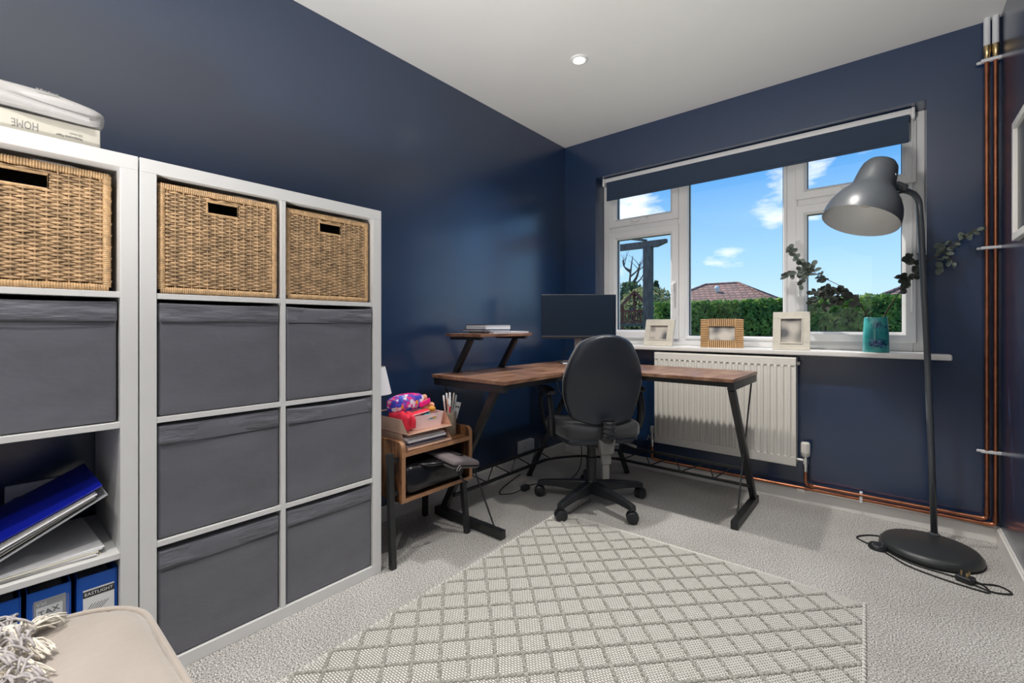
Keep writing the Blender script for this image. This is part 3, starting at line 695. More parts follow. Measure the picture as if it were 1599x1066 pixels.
copy_tree(bk, (SF-0.014-0.1825, yb2-0.003, ROW[3]), (0, 0, 0.008), 'wicker basket nearest the window, right in the full shelf unit')
copy_tree(bk, (SF-0.030-0.1825, ya-0.006, ROW[3]), (0, 0, 0.0), 'wicker basket below the paper ream, cut by the left edge')

# ------------------------------------------------------------------ things on top of the left unit
t = thing('paper_ream', 'cream wrapped paper ream lying upside down on the left shelf unit', 'paper ream', (0.28, 0.066, 1.464))
obj('wrapper', MB().rbox(0.212, 0.298, 0.050, 0.003, 4, mat=Matrix.Translation((0, 0, 0.025))), 'paper_cream', t, smooth='full')
def ream_text(body, size, sx, y, z): return text_mb(body, size, 0.0001, frame_mat((0.1064, y, z), (0, -1, 0), (0, 0, -1)) @ Matrix.Diagonal((sx, 1, 1, 1)))
obj('print', ream_text('HOME', 0.027, 0.60, 0.036, 0.029), 'ink_grey', t)
obj('print', ream_text('Multipurpose Paper', 0.0078, 0.78, 0.114, 0.017), 'ink', t)
obj('print', ream_text('500 sheets', 0.0070, 0.78, 0.114, 0.026), 'ink_grey', t)
obj('end_fold', MB().add([(-0.10, 0.1495, 0.003), (0.10, 0.1495, 0.003), (0.07, 0.1505, 0.026), (-0.07, 0.1505, 0.026), (0.10, 0.1495, 0.047), (-0.10, 0.1495, 0.047)], [(0,1,2,3), (3,2,4,5)]), 'paper_cream', t)

t = thing('plastic_parcel', 'puffy white plastic parcel lying on the paper ream', 'parcel', (0.265, 0.022, 1.5145))
def pf(p):
    q = Vector(p); u = q.y/0.205; v_ = q.x/0.125
    if q.z > 0: q.z *= (1.0-0.62*max(0, u-0.2)**1.3-0.18*v_*v_) 
    q.z += 0.006*mnoise.noise(Vector((q.x*11, q.y*9, q.z*14+3))); q.x += 0.008*mnoise.noise(Vector((q.y*8, q.z*40, 1.7)))
    q.z = max(q.z, -0.0385)
    return q
obj('bag', MB().rbox(0.245, 0.41, 0.078, 0.032, 14, pf, Matrix.Translation((0, 0, 0.039))), 'plastic_bag', t, smooth='full')
mb = MB(); rows = []
for i in range(17):
    y = -0.20+0.37*i/16; zt = 0.040-0.018*max(0, (i-8)/8); wv = 0.003*math.sin(i*0.9)
    rows.append([(0.124+wv*0.4, y, zt+0.002), (0.134+wv*0.4, y, zt-0.006), (0.137, y, zt-0.020+wv), (0.129, y, 0.010)])
vs = [p for r_ in rows for p in r_]; fs = [(i*4+k, i*4+k+1, (i+1)*4+k+1, (i+1)*4+k) for i in range(16) for k in range(3)]
obj('folded_flap', MB().add(vs, fs), 'plastic_bag', t, smooth='full')
mtp = frame_mat((0.1240, 0.075, 0.062), (0, 1, -0.10), (-0.25, 0, 1))
mb = MB()
for k in range(6):
    mb.box(k*0.0068, k*0.0068+0.0052, 0, 0.0035+0.001*(k % 2), -0.0005, 0.0006, mtp)
obj('printed_mark', mb, 'ink_grey', t)

# ------------------------------------------------------------------ open compartments of the left unit
def socket(name, label, loc, face, w=0.146, h=0.086, depth=0.012, plugs=()):
    t = thing(name, label, 'socket', loc, group='white wall sockets')
    obj('plate', MB().rbox(depth, w, h, 0.004, 3, mat=Matrix.Translation((depth/2, 0, 0))), 'socket_white', t, smooth='full')
    for s in (-1, 1):
        obj('switch', MB().rbox(0.005, 0.012, 0.018, 0.002, 2, mat=Matrix.Translation((depth+0.001, s*0.014, 0.022))), 'socket_white', t)
        mb = MB()
        for (dy, dz, ww, hh) in ((0, 0.006, 0.005, 0.010), (-0.011, -0.016, 0.008, 0.004), (0.011, -0.016, 0.008, 0.004)):
            mb.box(depth-0.0005, depth+0.0006, s*0.038+dy-ww/2, s*0.038+dy+ww/2, dz-hh/2-0.006, dz+hh/2-0.006)
        obj('pin_slots', mb, 'shadow_gap', t)
    return t
socket('double_socket', 'white double socket on the wall inside the open shelf compartment', (0.001, 0.130, 0.487), 1)
t = thing('black_plug', 'black plug in the socket inside the open shelf compartment', 'plug', (0.0145, 0.088, 0.470))
obj('plug_body', MB().lathe([(0.026, 0.0), (0.026, 0.012), (0.022, 0.030), (0.0001, 0.034)], 20, Matrix.Rotation(R(90), 4, 'Y')), 'black_plastic', t, smooth=True)
obj('cord', MB().tube(bez([(0.02, 0, -0.02), (0.02, -0.004, -0.05), (0.022, -0.05, -0.064), (0.02, -0.12, -0.066)], 6), 0.003, 6), 'cable_black', t, smooth=True)

def binder(label, y0, y1, ln, kind):
    d, h = 0.285, 0.308; t = thing('lever_arch_binder', label, 'binder', (SF-0.022-d/2, (y0+y1)/2, ROW[0]), group='blue binders in the bottom compartment'); w = y1-y0
    for s in (-1, 1): obj('cover', MB().box(-d/2, d/2, s*(w/2)-(0.003 if s > 0 else 0), s*(w/2)+(0 if s > 0 else 0.003), 0.0, h), 'binder_blue', t, bevel=0.0012)
    obj('spine', MB().box(d/2-0.003, d/2, -w/2+0.003, w/2-0.003, 0, h), 'binder_blue', t, bevel=0.0012)
    obj('contents', MB().box(-d/2+0.02, d/2-0.03, -w/2+0.008, w/2-0.010, 0.006, h-0.022), 'shadow_gap' if kind == 2 else 'label_grey', t)
    X = d/2
    if kind == 0:
        la = obj('label_card', MB().box(X, X+0.0008, -w/2+0.012, w/2-0.006, 0.06, h-0.036), 'label_white', t)
        obj('label_band', MB().box(X+0.0008, X+0.0013, -w/2+0.012, w/2-0.006, h-0.056, h-0.040), 'ink', la)
        obj('lettering', text_mb('EASTLIGHT', 0.0112, 0.0001, frame_mat((X+0.0015, 0.003, h-0.0515), (0, 1, 0), (0, 0, 1)), 'CENTER'), 'label_white', la)
        mb = MB()
        for k in range(6): mb.bar((X+0.001, -w/2+0.014+k*0.0055, h-0.098), (X+0.001, -w/2+0.030+k*0.0065, h-0.076), 0.0011, 0.0004, up=(1,0,0))
        obj('hatch_lines', mb, 'ink', la)
    else:
        la = obj('label_sleeve', MB().box(X, X+0.0010, -w/2+0.012, w/2-0.010, 0.10, h-0.024), 'label_grey', t)
        obj('label_card', MB().box(X+0.0010, X+0.0014, -w/2+0.016, w/2-0.016, 0.10, h-0.042), 'label_white', la)
        obj('lettering', text_mb('Vat', 0.014, 0.0001, frame_mat((X+0.0013, -w/2+0.015, h-0.039), (0, 1, 0.12), (0, -0.12, 1)), 'LEFT', 0.2), 'label_white', la)
        mb = text_mb('TAX', 0.019, 0.0004, frame_mat((X+0.0018, 0, h-0.062), (0, 1, 0.16), (0, -0.16, 1)), 'CENTER')
        mb.bar((X+0.0018, -0.016, h-0.078), (X+0.0018, 0.004, h-0.074), 0.004, 0.0003, up=(1,0,0)).bar((X+0.0018, -0.012, h-0.094), (X+0.0018, 0.012, h-0.088), 0.004, 0.0003, up=(1,0,0))
        obj('handwriting', mb, 'ink', la)
        obj('clear_pocket', MB().box(X+0.0024, X+0.0027, -w/2+0.009, w/2-0.004, 0.09, h-0.026), 'clear_sleeve', la)
binder('blue binder labelled EASTLIGHT on a white card, against the shelf side', 0.170, 0.2495, '', 0)
binder('darker blue binder with a handwritten TAX label, middle of three', 0.082, 0.160, '', 1)
binder('blue binder with white EASTLIGHT card cut by the left edge', -0.004, 0.073, '', 0)

# fan of loose papers on the shelf, and the blue folder leaning over it
rnd = random.Random(11)
ordn = ['lowest', 'second lowest', 'third lowest', 'third topmost', 'second topmost', 'topmost']
for k in range(6):
    z = ROW[1] + 0.0008 + k*0.0033; rz = rnd.uniform(-0.07, 0.07) + (0.10 if k > 3 else 0)
    mb = MB().rbox(0.297, 0.210, 0.0029, 0.0006, 4, lambda p: p + Vector((0, 0, 0)), nz=1)
    o = obj('loose_papers', mb, 'paper_white' if k % 3 else 'paper_cream', None, smooth=False)
    cx_ = SF-0.018-0.1485-rnd.uniform(0, 0.012); o.location = (cx_, 0.108+rnd.uniform(-0.012, 0.008), z); o.rotation_euler = (0, 0, rz)
    tag(o, ordn[k] + ' bundle of loose white sheets on the shelf under the blue folder', 'papers', 'loose paper bundles under the blue folder')
t = thing('ring_folder', 'dark blue folder full of papers leaning in the open compartment', 'folder', (SF-0.156, -0.076, ROW[1]+0.012), (R(23.2), 0, 0))
Lf = 0.340
obj('cover', MB().rbox(0.30, Lf, 0.0028, 0.001, 8, lambda p: p+Vector((0, 0, -0.010*(1-(p.y/(Lf/2))**2)*0.5)), Matrix.Translation((0, Lf/2, 0.046)) @ Matrix.Rotation(R(0.5), 4, 'X'), nz=1), 'folder_blue', t, smooth=True)
obj('back_cover', MB().rbox(0.30, Lf, 0.0028, 0.001, 6, None, Matrix.Translation((0, Lf/2, 0.003)) @ Matrix.Rotation(R(5.2), 4, 'X') , nz=1), 'label_grey', t, smooth=True)
obj('spine', MB().box(-0.15, 0.15, -0.001, 0.002, -0.010, 0.045), 'folder_blue', t)
for k in range(11):
    f = k/10; 
    pm = Matrix.Translation((0.004*rnd.uniform(-1, 1), Lf/2-0.006+rnd.uniform(-0.008, 0.004), 0.007+0.024*f+0.004)) @ Matrix.Rotation(R(5.0-3.6*f), 4, 'X')
    obj('page_bundle', MB().rbox(0.292+rnd.uniform(-0.01, 0.006), Lf-0.03, 0.0019, 0.0005, 5, None, pm, nz=1), 'paper_white' if k % 4 else 'paper_cream', t)

# ------------------------------------------------------------------ ottoman and tasselled throw
OX0, OX1, OY0, OY1, OZ = 0.765, 1.60, -0.70, 0.222, 0.456
t = thing('velvet_ottoman', 'beige velvet ottoman with piped edge in the foreground corner', 'ottoman', ((OX0+OX1)/2, (OY0+OY1)/2, 0))
ow, od = OX1-OX0, OY1-OY0
def squ(p, rc):
    """round plan corners of a box to radius rc"""
    q = Vector(p); ax, ay = ow/2, od/2
    ix, iy = ax-rc, ay-rc
    if abs(q.x) > ix and abs(q.y) > iy:
        dx, dy = abs(q.x)-ix, abs(q.y)-iy; m_ = max(dx, dy); L = math.hypot(dx, dy)
        if L > 1e-9: q.x = math.copysign(ix+dx*m_/L, q.x); q.y = math.copysign(iy+dy*m_/L, q.y)
    return q
def of(p):
    q = squ(p, 0.13); u, v_ = q.x/(ow/2), q.y/(od/2)
    if q.z > 0.02:
        q.z += 0.035*(1-u*u)*(1-v_*v_) + 0.012*math.sin((q.x*0.55+q.y*1.0)*30+2*mnoise.noise(Vector((q.x*3, q.y*3, 0))))*(1-u**4)*(1-v_**4)
    return q
obj('cushion', MB().rbox(ow, od, 0.15, 0.035, 26, of, Matrix.Translation((0, 0, OZ-0.085)), nz=3), 'velvet', t, smooth='full')
obj('base', MB().rbox(ow-0.03, od-0.03, 0.26, 0.02, 12, lambda p: squ(p, 0.12), Matrix.Translation((0, 0, 0.175)), nz=3), 'velvet', t, smooth='full')
for sx in (-1, 1):
    for sy in (-1, 1): obj('foot', MB().lathe([(0.018, 0), (0.026, 0.05)], 12, Matrix.Translation((sx*(ow/2-0.11), sy*(od/2-0.11), 0))), 'black_plastic', t, smooth=True)
pp = []
ax, ay, rc = ow/2, od/2, 0.13
for (cx_, cy_, a0) in ((ax-rc, ay-rc, 0), (-ax+rc, ay-rc, 90), (-ax+rc, -ay+rc, 180), (ax-rc, -ay+rc, 270)):
    for k in range(9):
        a = R(a0+k*90/8); pp.append((cx_+(rc-0.006)*math.cos(a), cy_+(rc-0.006)*math.sin(a), OZ-0.017))
pp.append(pp[0]); obj('piping', MB().tube(pp, 0.0055, 7), 'velvet', t, smooth='full')

t = thing('tassel_throw', 'cream and grey tasselled knit throw lying on the velvet ottoman', 'throw', (0.85, -0.02, OZ))
rnd = random.Random(3)
def oz_top(x, y):
    u, v_ = (x-(OX0+OX1)/2)/(ow/2), (y-(OY0+OY1)/2)/(od/2)
    return OZ-0.010+0.035*max(0, 1-u*u)*max(0, 1-v_*v_)
mb = MB()
def thz(x, y): return oz_top(x, y)+0.030+0.012*mnoise.noise(Vector((x*22, y*22, 4)))
nx_, ny_ = 16, 18; vs = []
for i in range(nx_+1):
    for j in range(ny_+1):
        x = 0.80+0.36*i/nx_; y = -0.39+0.435*j/ny_ - 0.05*(i/nx_) + 0.012*math.sin(i*1.1)
        vs.append((x, y, thz(x, y) if j < ny_ else oz_top(x, y)+0.012))
k = len(vs); fs = [(i*(ny_+1)+j, i*(ny_+1)+j+1, (i+1)*(ny_+1)+j+1, (i+1)*(ny_+1)+j) for i in range(nx_) for j in range(ny_)]
vs2 = [(x, y, z-0.022) for (x, y, z) in vs]; fs2 = [tuple(q+k for q in reversed(f)) for f in fs]
rim = []
for i in range(nx_): rim += [(i*(ny_+1)+ny_, (i+1)*(ny_+1)+ny_), ((i+1)*(ny_+1), i*(ny_+1))]
for j in range(ny_): rim += [(j, j+1), (nx_*(ny_+1)+j+1, nx_*(ny_+1)+j)]
fs3 = [(a, b_, b_+k, a+k) for a, b_ in rim]
wobj('blanket', MB().add(vs+vs2, fs+fs2+fs3), 'throw_cream', t, smooth='full')
mb = MB()
for q in range(420):                              # chunky looped yarn on the blanket
    x = rnd.uniform(0.79, 1.10); y = rnd.uniform(-0.33, 0.058); a = rnd.uniform(-0.5, 0.9)
    z = thz(x, y)+0.004; L = rnd.uniform(0.025, 0.06)
    mb.tube([(x+math.cos(a)*L*(s-0.5), y+math.sin(a)*L*(s-0.5), z+0.010*math.sin(s*math.pi)) for s in (0, 0.25, 0.5, 0.75, 1)], 0.0019, 5)
o = wobj('yarn_loops', mb, 'throw_grey', t, smooth='full'); o['kind'] = 'stuff'
for (kx, ky, ex, ey) in ((0.838, 0.058, 0.806, 0.096), (0.880, 0.046, 0.925, 0.072), (0.955, 0.030, 1.000, 0.060), (1.04, 0.0, 1.09, 0.03)):
    mb = MB(); kz = oz_top(kx, ky)+0.020
    mb.sphere((kx, ky, kz), 0.013, 10, 7)
    for q in range(46):
        sx_, sy_ = ex+rnd.gauss(0, 0.009), ey+rnd.gauss(0, 0.009); zz = oz_top(sx_, sy_)+0.004+rnd.uniform(0, 0.008)
        mx_, my_ = (kx+sx_)/2+rnd.gauss(0, 0.006), (ky+sy_)/2+rnd.gauss(0, 0.006)
        mb.tube(bez([(kx+rnd.gauss(0, 0.004), ky+rnd.gauss(0, 0.004), kz), (mx_, my_, oz_top(mx_, my_)+0.014+rnd.uniform(0, 0.014)), (sx_, sy_, zz)], 4), 0.0015, 4)
    for q in range(26):
        a = rnd.uniform(0, 6.28); bx_, by_ = kx-(ex-kx)*0.7+rnd.gauss(0, 0.012), ky-(ey-ky)*0.7+rnd.gauss(0, 0.012)
        mb.tube(bez([(bx_, by_, thz(bx_, by_)), ((bx_+kx)/2, (by_+ky)/2, kz+0.014+rnd.uniform(-0.004, 0.006)), (kx, ky, kz)], 4), 0.0020, 4)
    wobj('tassel', mb, 'throw_cream', t, smooth='full')

# ------------------------------------------------------------------ rustic side table
TX0, TX1, TY0, TY1, TZ0, TZB, TZ1 = 0.085, 0.430, 1.142, 1.552, 0.258, 0.466, 0.512
t = thing('side_table', 'rustic brown wooden side table on black legs beside the shelf unit', 'side table', ((TX0+TX1)/2, (TY0+TY1)/2, 0))
def side(y):
    rc = 0.03; poly = [(TX0, TZ0), (TX1, TZ0)]
    for k in range(6): a = R(90*k/5); poly.append((TX1-rc+rc*math.cos(a), TZ1-rc+rc*math.sin(a)))
    for k in range(6): a = R(90+90*k/5); poly.append((TX0+rc+rc*math.cos(a), TZ1-rc+rc*math.sin(a)))
    return MB().prism(poly, -0.009, 0.009, Matrix(((1,0,0,0),(0,0,-1,y),(0,1,0,0),(0,0,0,1))))
for y in (TY0+0.009, TY1-0.009):
    sd = wobj('side_panel', side(y), 'rustic_z', t)
    rc = 0.03; pts = [(TX1, y, TZ0+0.001)]+[(TX1-rc+rc*math.cos(R(90*k/5)), y, TZ1-rc+rc*math.sin(R(90*k/5))) for k in range(6)]
    mb = MB()
    for a, b_ in zip(pts[:-1], pts[1:]): mb.bar(a, b_, 0.0185, 0.0016, up=(1, 0, 1))
    wobj('edge_strip', mb, 'rustic_edge', sd)
for nm, z0, z1 in (('top_board', TZB-0.017, TZB), ('bottom_board', TZ0, TZ0+0.017)):
    bd = wobj(nm, MB().box(TX0, TX1-0.001, TY0+0.018, TY1-0.018, z0, z1), 'rustic_y', t)
    wobj('edge_strip', MB().box(TX1-0.001, TX1+0.0005, TY0+0.018, TY1-0.018, z0, z1), 'rustic_edge', bd)
wobj('back_rail', MB().box(TX0, TX0+0.012, TY0+0.018, TY1-0.018, TZB, TZB+0.034), 'rustic_y', t)
for (p, q) in (((TX1-0.030, TY0-0.040, 0.470), (TX1-0.012, TY0-0.036, 0)), ((TX0+0.035, TY0-0.040, 0.470), (TX0+0.015, TY0-0.036, 0)),
               ((TX1-0.030, TY1-0.034, TZ0), (TX1-0.012, TY1-0.022, 0)), ((TX0+0.035, TY1-0.034, TZ0), (TX0+0.022, TY1-0.026, 0))):
    wobj('leg', MB().bar(p, q, 0.024, 0.024, up=(1, 0, 0)), 'black_metal', t, bevel=0.0015)
for z in (0.30, 0.44): wobj('leg_spacer', MB().bar((TX1-0.028, TY0-0.030, z), (TX1-0.028, TY0, z), 0.016).bar((TX0+0.030, TY0-0.030, z), (TX0+0.030, TY0, z), 0.016), 'black_metal', t)
for y in (TY1-0.034,): wobj('leg_plate', MB().box(TX0+0.02, TX1-0.018, y-0.012, y+0.012, TZ0-0.004, TZ0), 'black_metal', t)

# letter tray, two tiers
def tray_tier(parent, z, x0, x1, y0, y1):
    wobj('tray_base', MB().box(x0, x1, y0, y1, z, z+0.002), 'rosegold', parent)
    for y in (y0, y1):
        p = [(x1, z), (x1-0.045, z+0.058), (x0, z+0.058), (x0, z)]
        wobj('tray_side', MB().prism(p, -0.0006, 0.0006, Matrix(((1,0,0,0),(0,0,-1,y),(0,1,0,0),(0,0,0,1)))), 'rosegold', parent)
        wobj('wire_edge', MB().tube([(x0, y, z), (x1, y, z), (x1-0.045, y, z+0.058), (x0, y, z+0.058)], 0.0018, 6), 'rosegold', parent, smooth=True)
    wobj('wire_edge', MB().tube([(x1, y0, z), (x1, y1, z)], 0.0018, 6).tube([(x0, y0, z+0.058), (x0, y1, z+0.058)], 0.0018, 6), 'rosegold', parent, smooth=True)
LX0, LX1, LY0, LY1 = 0.105, 0.408, 1.190, 1.440
t = thing('letter_tray', 'rose gold two-tier letter tray on the rustic side table', 'letter tray', (0.25, 1.315, TZB))
tray_tier(t, TZB+0.002, LX0, LX1, LY0, LY1); tray_tier(t, TZB+0.066, LX0, LX1, LY0, LY1)
TZU = TZB+0.068
rnd = random.Random(21)
for k, (mt_, lab) in enumerate((('label_grey', 'grey notebook at the bottom of the letter tray'), ('notebook_navy', 'thin navy notebook in the letter tray'),
                               ('label_grey', 'second grey notebook in the letter tray'), ('paper_white', 'white pad in the letter tray'), ('paper_white', 'topmost white pad in the letter tray'))):
    th = 0.0085 if k != 1 else 0.003
    z0 = TZB+0.0045 + [0, 0.009, 0.0125, 0.0215, 0.0305][k]
    t = thing('notebook', lab, 'notebook', (0.262+rnd.uniform(-0.01, 0.006), 1.315+[-0.006, 0.0, 0.004, 0.0, -0.004][k], z0), (0, 0, rnd.uniform(-0.03, 0.03)), group='notebooks in the letter tray')
    obj('cover', MB().box(-0.125, 0.125, -0.108, 0.108, th-0.0012, th), mt_, t); obj('back_cover', MB().box(-0.125, 0.125, -0.108, 0.108, 0, 0.0012), mt_, t)
    obj('pages', MB().box(-0.122, 0.123, -0.105, 0.105, 0.0012, th-0.0012), 'paper_white', t)

# pink basket with handle slot
def tub(w, d, h, flare, th=0.003):
    """open rectangular tub, rounded corners"""
    prof = [(0.0, 0, 0), (0.0, h, flare)]
    def loop(ins, z, rc=0.018):
        o_ = []; ax, ay = w/2+ins, d/2+ins
        for (cx_, cy_, a0) in ((ax-rc, ay-rc, 0), (-ax+rc, ay-rc, 90), (-ax+rc, -ay+rc, 180), (ax-rc, -ay+rc, 270)):
            for k in range(5): a = R(a0+k*22.5); o_.append((cx_+rc*math.cos(a), cy_+rc*math.sin(a), z))
        return o_
    L = [loop(-flare, 0), loop(0, h), loop(-th, h), loop(-flare-th, th)]; n_ = len(L[0])
    vs = [p for l_ in L for p in l_]; fs = [tuple(range(n_-1, -1, -1)), tuple(3*n_+k for k in range(n_))]
    for r_ in range(3):
        for k in range(n_): fs.append((r_*n_+k, r_*n_+(k+1) % n_, (r_+1)*n_+(k+1) % n_, (r_+1)*n_+k))
    return MB().add(vs, fs)
t = thing('pink_tub', 'pale pink plastic tub standing in the top letter tray', 'tub', (0.292, 1.330, TZU+0.001))
obj('tub_wall', tub(0.175, 0.185, 0.062, 0.008), 'pink_plastic', t, smooth=True)
obj('handle_slot', MB().rbox(0.0012, 0.050, 0.013, 0.0058, 4, mat=Matrix.Translation((0.0845, 0.022, 0.043)) @ Matrix.Rotation(R(-7), 4, 'Y')), 'teal_plastic', t)
obj('slot_rim', MB().tube([(0.0858+0.0008*math.sin(R(a)), 0.022+0.025*math.cos(R(a)), 0.043+0.0075*math.sin(R(a))) for a in range(0, 361, 20)], 0.0012, 5), 'pink_plastic', t, smooth=True)
obj('slot_rim', MB().rbox(0.0010, 0.020, 0.008, 0.003, 2, mat=Matrix.Translation((0.0852, 0.030, 0.044)) @ Matrix.Rotation(R(-7), 4, 'Y')), 'mustard', t)

t = thing('floral_pouch', 'floral pencil pouch with hot pink tab on the pink tub', 'pouch', (0.262, 1.292, TZU+0.067), (0, R(-6), R(6)))
def pff(p):
    q = Vector(p); u = q.y/0.098
    s_ = 1-0.30*abs(u)**3; q.z = q.z*s_ if q.z > 0 else q.z*(1-0.12*u*u); q.x *= 1-0.15*u*u*(1 if q.z > 0 else 0.3); q.z += 0.003*mnoise.noise(q*30); return q
obj('pouch_body', MB().rbox(0.085, 0.196, 0.080, 0.030, 10, pff, Matrix.Translation((0, 0, 0.040))), 'floral', t, smooth='full')
obj('zip_piping', MB().tube([(0.012, -0.094+0.188*s/12, 0.080-0.024*abs(s/6-1)**3) for s in range(13)], 0.0028, 6), 'hot_pink', t, smooth=True)
obj('zip_piping', MB().tube([(-0.012, -0.094+0.188*s/12, 0.080-0.024*abs(s/6-1)**3) for s in range(13)], 0.0028, 6), 'hot_pink', t, smooth=True)
obj('pull_tab', MB().rbox(0.010, 0.072, 0.024, 0.004, 4, lambda p: p+Vector((0.006*math.cos(p.y*40), 0, 0.06*p.y)), Matrix.Translation((0.049, 0.070, 0.030)) @ Matrix.Rotation(R(8), 4, 'X')), 'hot_pink', t, smooth='full')
t = thing('red_gloves', 'crumpled red knitted gloves at the left end of the letter tray', 'gloves', (0.315, 1.214, TZU+0.003))
def gf(p): q = Vector(p); q.x += 0.006*math.sin(q.z*60); q.z += 0.012*mnoise.noise(q*28+Vector((3, 1, 0))); q.z = max(-0.038, q.z); return q
obj('glove', MB().rbox(0.15, 0.036, 0.076, 0.016, 10, gf, Matrix.Translation((0, 0, 0.040))), 'red_pink', t, smooth='full')
for k in range(3): obj('finger', MB().tube(bez([(0.03+k*0.02, 0.0, 0.060), (0.055+k*0.012, 0.006, 0.080-k*0.006), (0.080+k*0.004, 0.010, 0.052), (0.084, 0.012, 0.020)], 5), 0.0095, 7), 'red_pink', t, smooth='full')
t = thing('slim_red_case', 'slim red and pink case lying across the pink tub', 'pencil case', (0.335, 1.290, TZU+0.061), (R(4), R(8), R(4)))
obj('case_body', MB().rbox(0.030, 0.145, 0.012, 0.005, 4, mat=Matrix.Translation((0, 0, 0.006))), 'red_pink', t, smooth='full')
obj('case_trim', MB().rbox(0.006, 0.136, 0.005, 0.002, 3, mat=Matrix.Translation((0.0135, 0, 0.007))), 'pink_plastic', t, smooth='full')
rnd = random.Random(9)
t = thing('bead_bunch', 'bunch of peach round beads piled in the pink tub', 'beads', (0.250, 1.395, TZU+0.058))
spots = [(-0.02, -0.02, 0.016), (0.01, 0.0, 0.016), (0.036, -0.012, 0.016), (0.02, 0.024, 0.017), (-0.015, 0.02, 0.017), (-0.004, -0.006, 0.040), (0.022, 0.006, 0.038), (-0.02, 0.008, 0.044), (0.008, 0.026, 0.040), (0.002, 0.008, 0.060), (0.03, 0.03, 0.022), (-0.012, -0.026, 0.050)]
bd0 = None
for (x, y, z) in spots:
    if bd0 is None: bd0 = obj('bead', MB().sphere((0, 0, 0), 0.0155, 12, 8), 'peach', t, smooth='full'); bd0.location = (x, y, z)
    else: inst(bd0, t, (x, y, z), (0, 0, 0), [rnd.uniform(0.8, 1.1)]*3)
tag(obj('mustard_ball', MB().sphere((0.330, 1.384, TZU+0.074), 0.016, 12, 8, (1, 1.3, 0.9)), 'mustard', None, smooth='full'), 'mustard yellow oval toy beside the peach beads', 'toy')
tag(obj('teal_counter', MB().lathe([(0.020, 0), (0.024, 0.004), (0.024, 0.011), (0.020, 0.013), (0.0001, 0.013)], 20, Matrix.Translation((0.330, 1.345, TZU+0.050)) @ Matrix.Rotation(R(14), 4, 'Y')), 'teal_plastic', None, smooth=True), 'small round teal counter lying in the pink tub', 'toy')
# pen pot
px_, py_ = 0.328, 1.497
t = thing('pen_pot', 'beige linen covered pen pot on the side table end', 'pen pot', (px_, py_, TZB))
obj('pot', MB().shell([(0.0001, 0.002), (0.030, 0.002), (0.0330, 0.0), (0.0345, 0.004), (0.0345, 0.112), (0.0320, 0.113), (0.0320, 0.006), (0.0001, 0.006)], 28), 'linen', t, smooth=True)
pens = [('paper_white', 0.190, -10, 8, 'white pen'), ('peach', 0.195, -4, -9, 'peach pen'), ('paper_white', 0.200, 6, 3, 'white pencil'), ('pen_blue', 0.172, -12, -5, 'blue pen'), ('green_plastic', 0.165, 10, -12, 'green pen'),
        ('red_pink', 0.168, -8, 14, 'red pen'), ('paper_cream', 0.198, 3, 12, 'cream pencil'), ('pink_plastic', 0.186, -2, -15, 'pink pen'), ('label_grey', 0.188, 11, 9, 'grey pen')]
for k, (mt_, L, ra, rb, lab) in enumerate(pens):
    a = 2.4*k; bx_, by_ = px_+0.013*math.cos(a), py_+0.013*math.sin(a)
    t = thing('pen', lab + ' standing in the linen pen pot', 'pen', (bx_-0.10*math.sin(R(rb))*0.25, by_, TZB+0.008), (R(-ra*0.55), R(rb*0.55), 0), group='pens in the linen pot')
    obj('barrel', MB().tube([(0, 0, 0), (0, 0, L-0.025)], 0.0042, 8), mt_, t, smooth=True)
    obj('cap', MB().tube([(0, 0, L-0.03), (0, 0, L-0.004), (0, 0, L)], [0.0048, 0.0046, 0.002], 8), 'paper_white' if k % 2 else mt_, t, smooth=True)
t = thing('hair_clip', 'white notched plastic clip sticking out of the pen pot', 'clip', (px_+0.010, py_+0.014, TZB+0.060), (R(-16), R(6), 0))
obj('clip_plate', MB().rbox(0.006, 0.038, 0.085, 0.0025, 3, mat=Matrix.Translation((0, 0, 0.058))), 'paper_white', t, smooth='full')
obj('clip_teeth', MB().box(0.003, 0.0045, -0.012, -0.006, 0.072, 0.080).box(0.003, 0.0045, -0.003, 0.003, 0.076, 0.082).box(0.003, 0.0045, 0.006, 0.012, 0.072, 0.080), 'ink', t)
# tapered white shade seen behind the shelf
t = thing('table_lamp', 'small table lamp with white tapered shade, half hidden behind the shelf', 'table lamp', (0.172, 1.175, TZB))
lx_, ly_ = 0, 0
obj('lamp_foot', MB().lathe([(0.0142, 0.0), (0.0142, 0.010), (0.008, 0.016), (0.006, 0.24), (0.0001, 0.242)], 20), 'black_metal', t, smooth=True)
obj('shade', MB().shell([(0.080, 0.222), (0.052, 0.345), (0.0505, 0.345), (0.0785, 0.222), (0.080, 0.222)], 32), 'paper_white', t, smooth=True)

# bags inside the side table
t = thing('black_leather_bag', 'shiny black leather bag stuffed in the rustic side table', 'bag', (0.272, 1.342, TZ0+0.017))
def bf(p):
    q = Vector(p); u = q.y/0.175; 
    if q.z > -0.03: q.z *= (1-0.35*max(0, u)**2); q.z += 0.010*mnoise.noise(Vector((q.x*9, q.y*9, 3)))*(1 if q.z > 0 else 0)
    q.x += 0.012*mnoise.noise(Vector((q.y*8, q.z*16, 1)))*(1 if q.x > 0.1 else 0); return q
obj('bag_body', MB().rbox(0.330, 0.365, 0.128, 0.045, 12, bf, Matrix.Translation((0, 0, 0.064))), 'leather_black', t, smooth='full')
obj('bag_handle', MB().tube(bez([(0.10, -0.11, 0.118), (0.172, -0.06, 0.118), (0.180, 0.04, 0.104), (0.172, 0.13, 0.050)], 6), 0.009, 8), 'leather_black', t, smooth='full')
obj('strap', MB().rbox(0.035, 0.060, 0.016, 0.005, 3, mat=Matrix.Translation((0.168, 0.130, 0.062)) @ Matrix.Rotation(R(-8), 4, 'X')), 'leather_black', t, smooth='full')
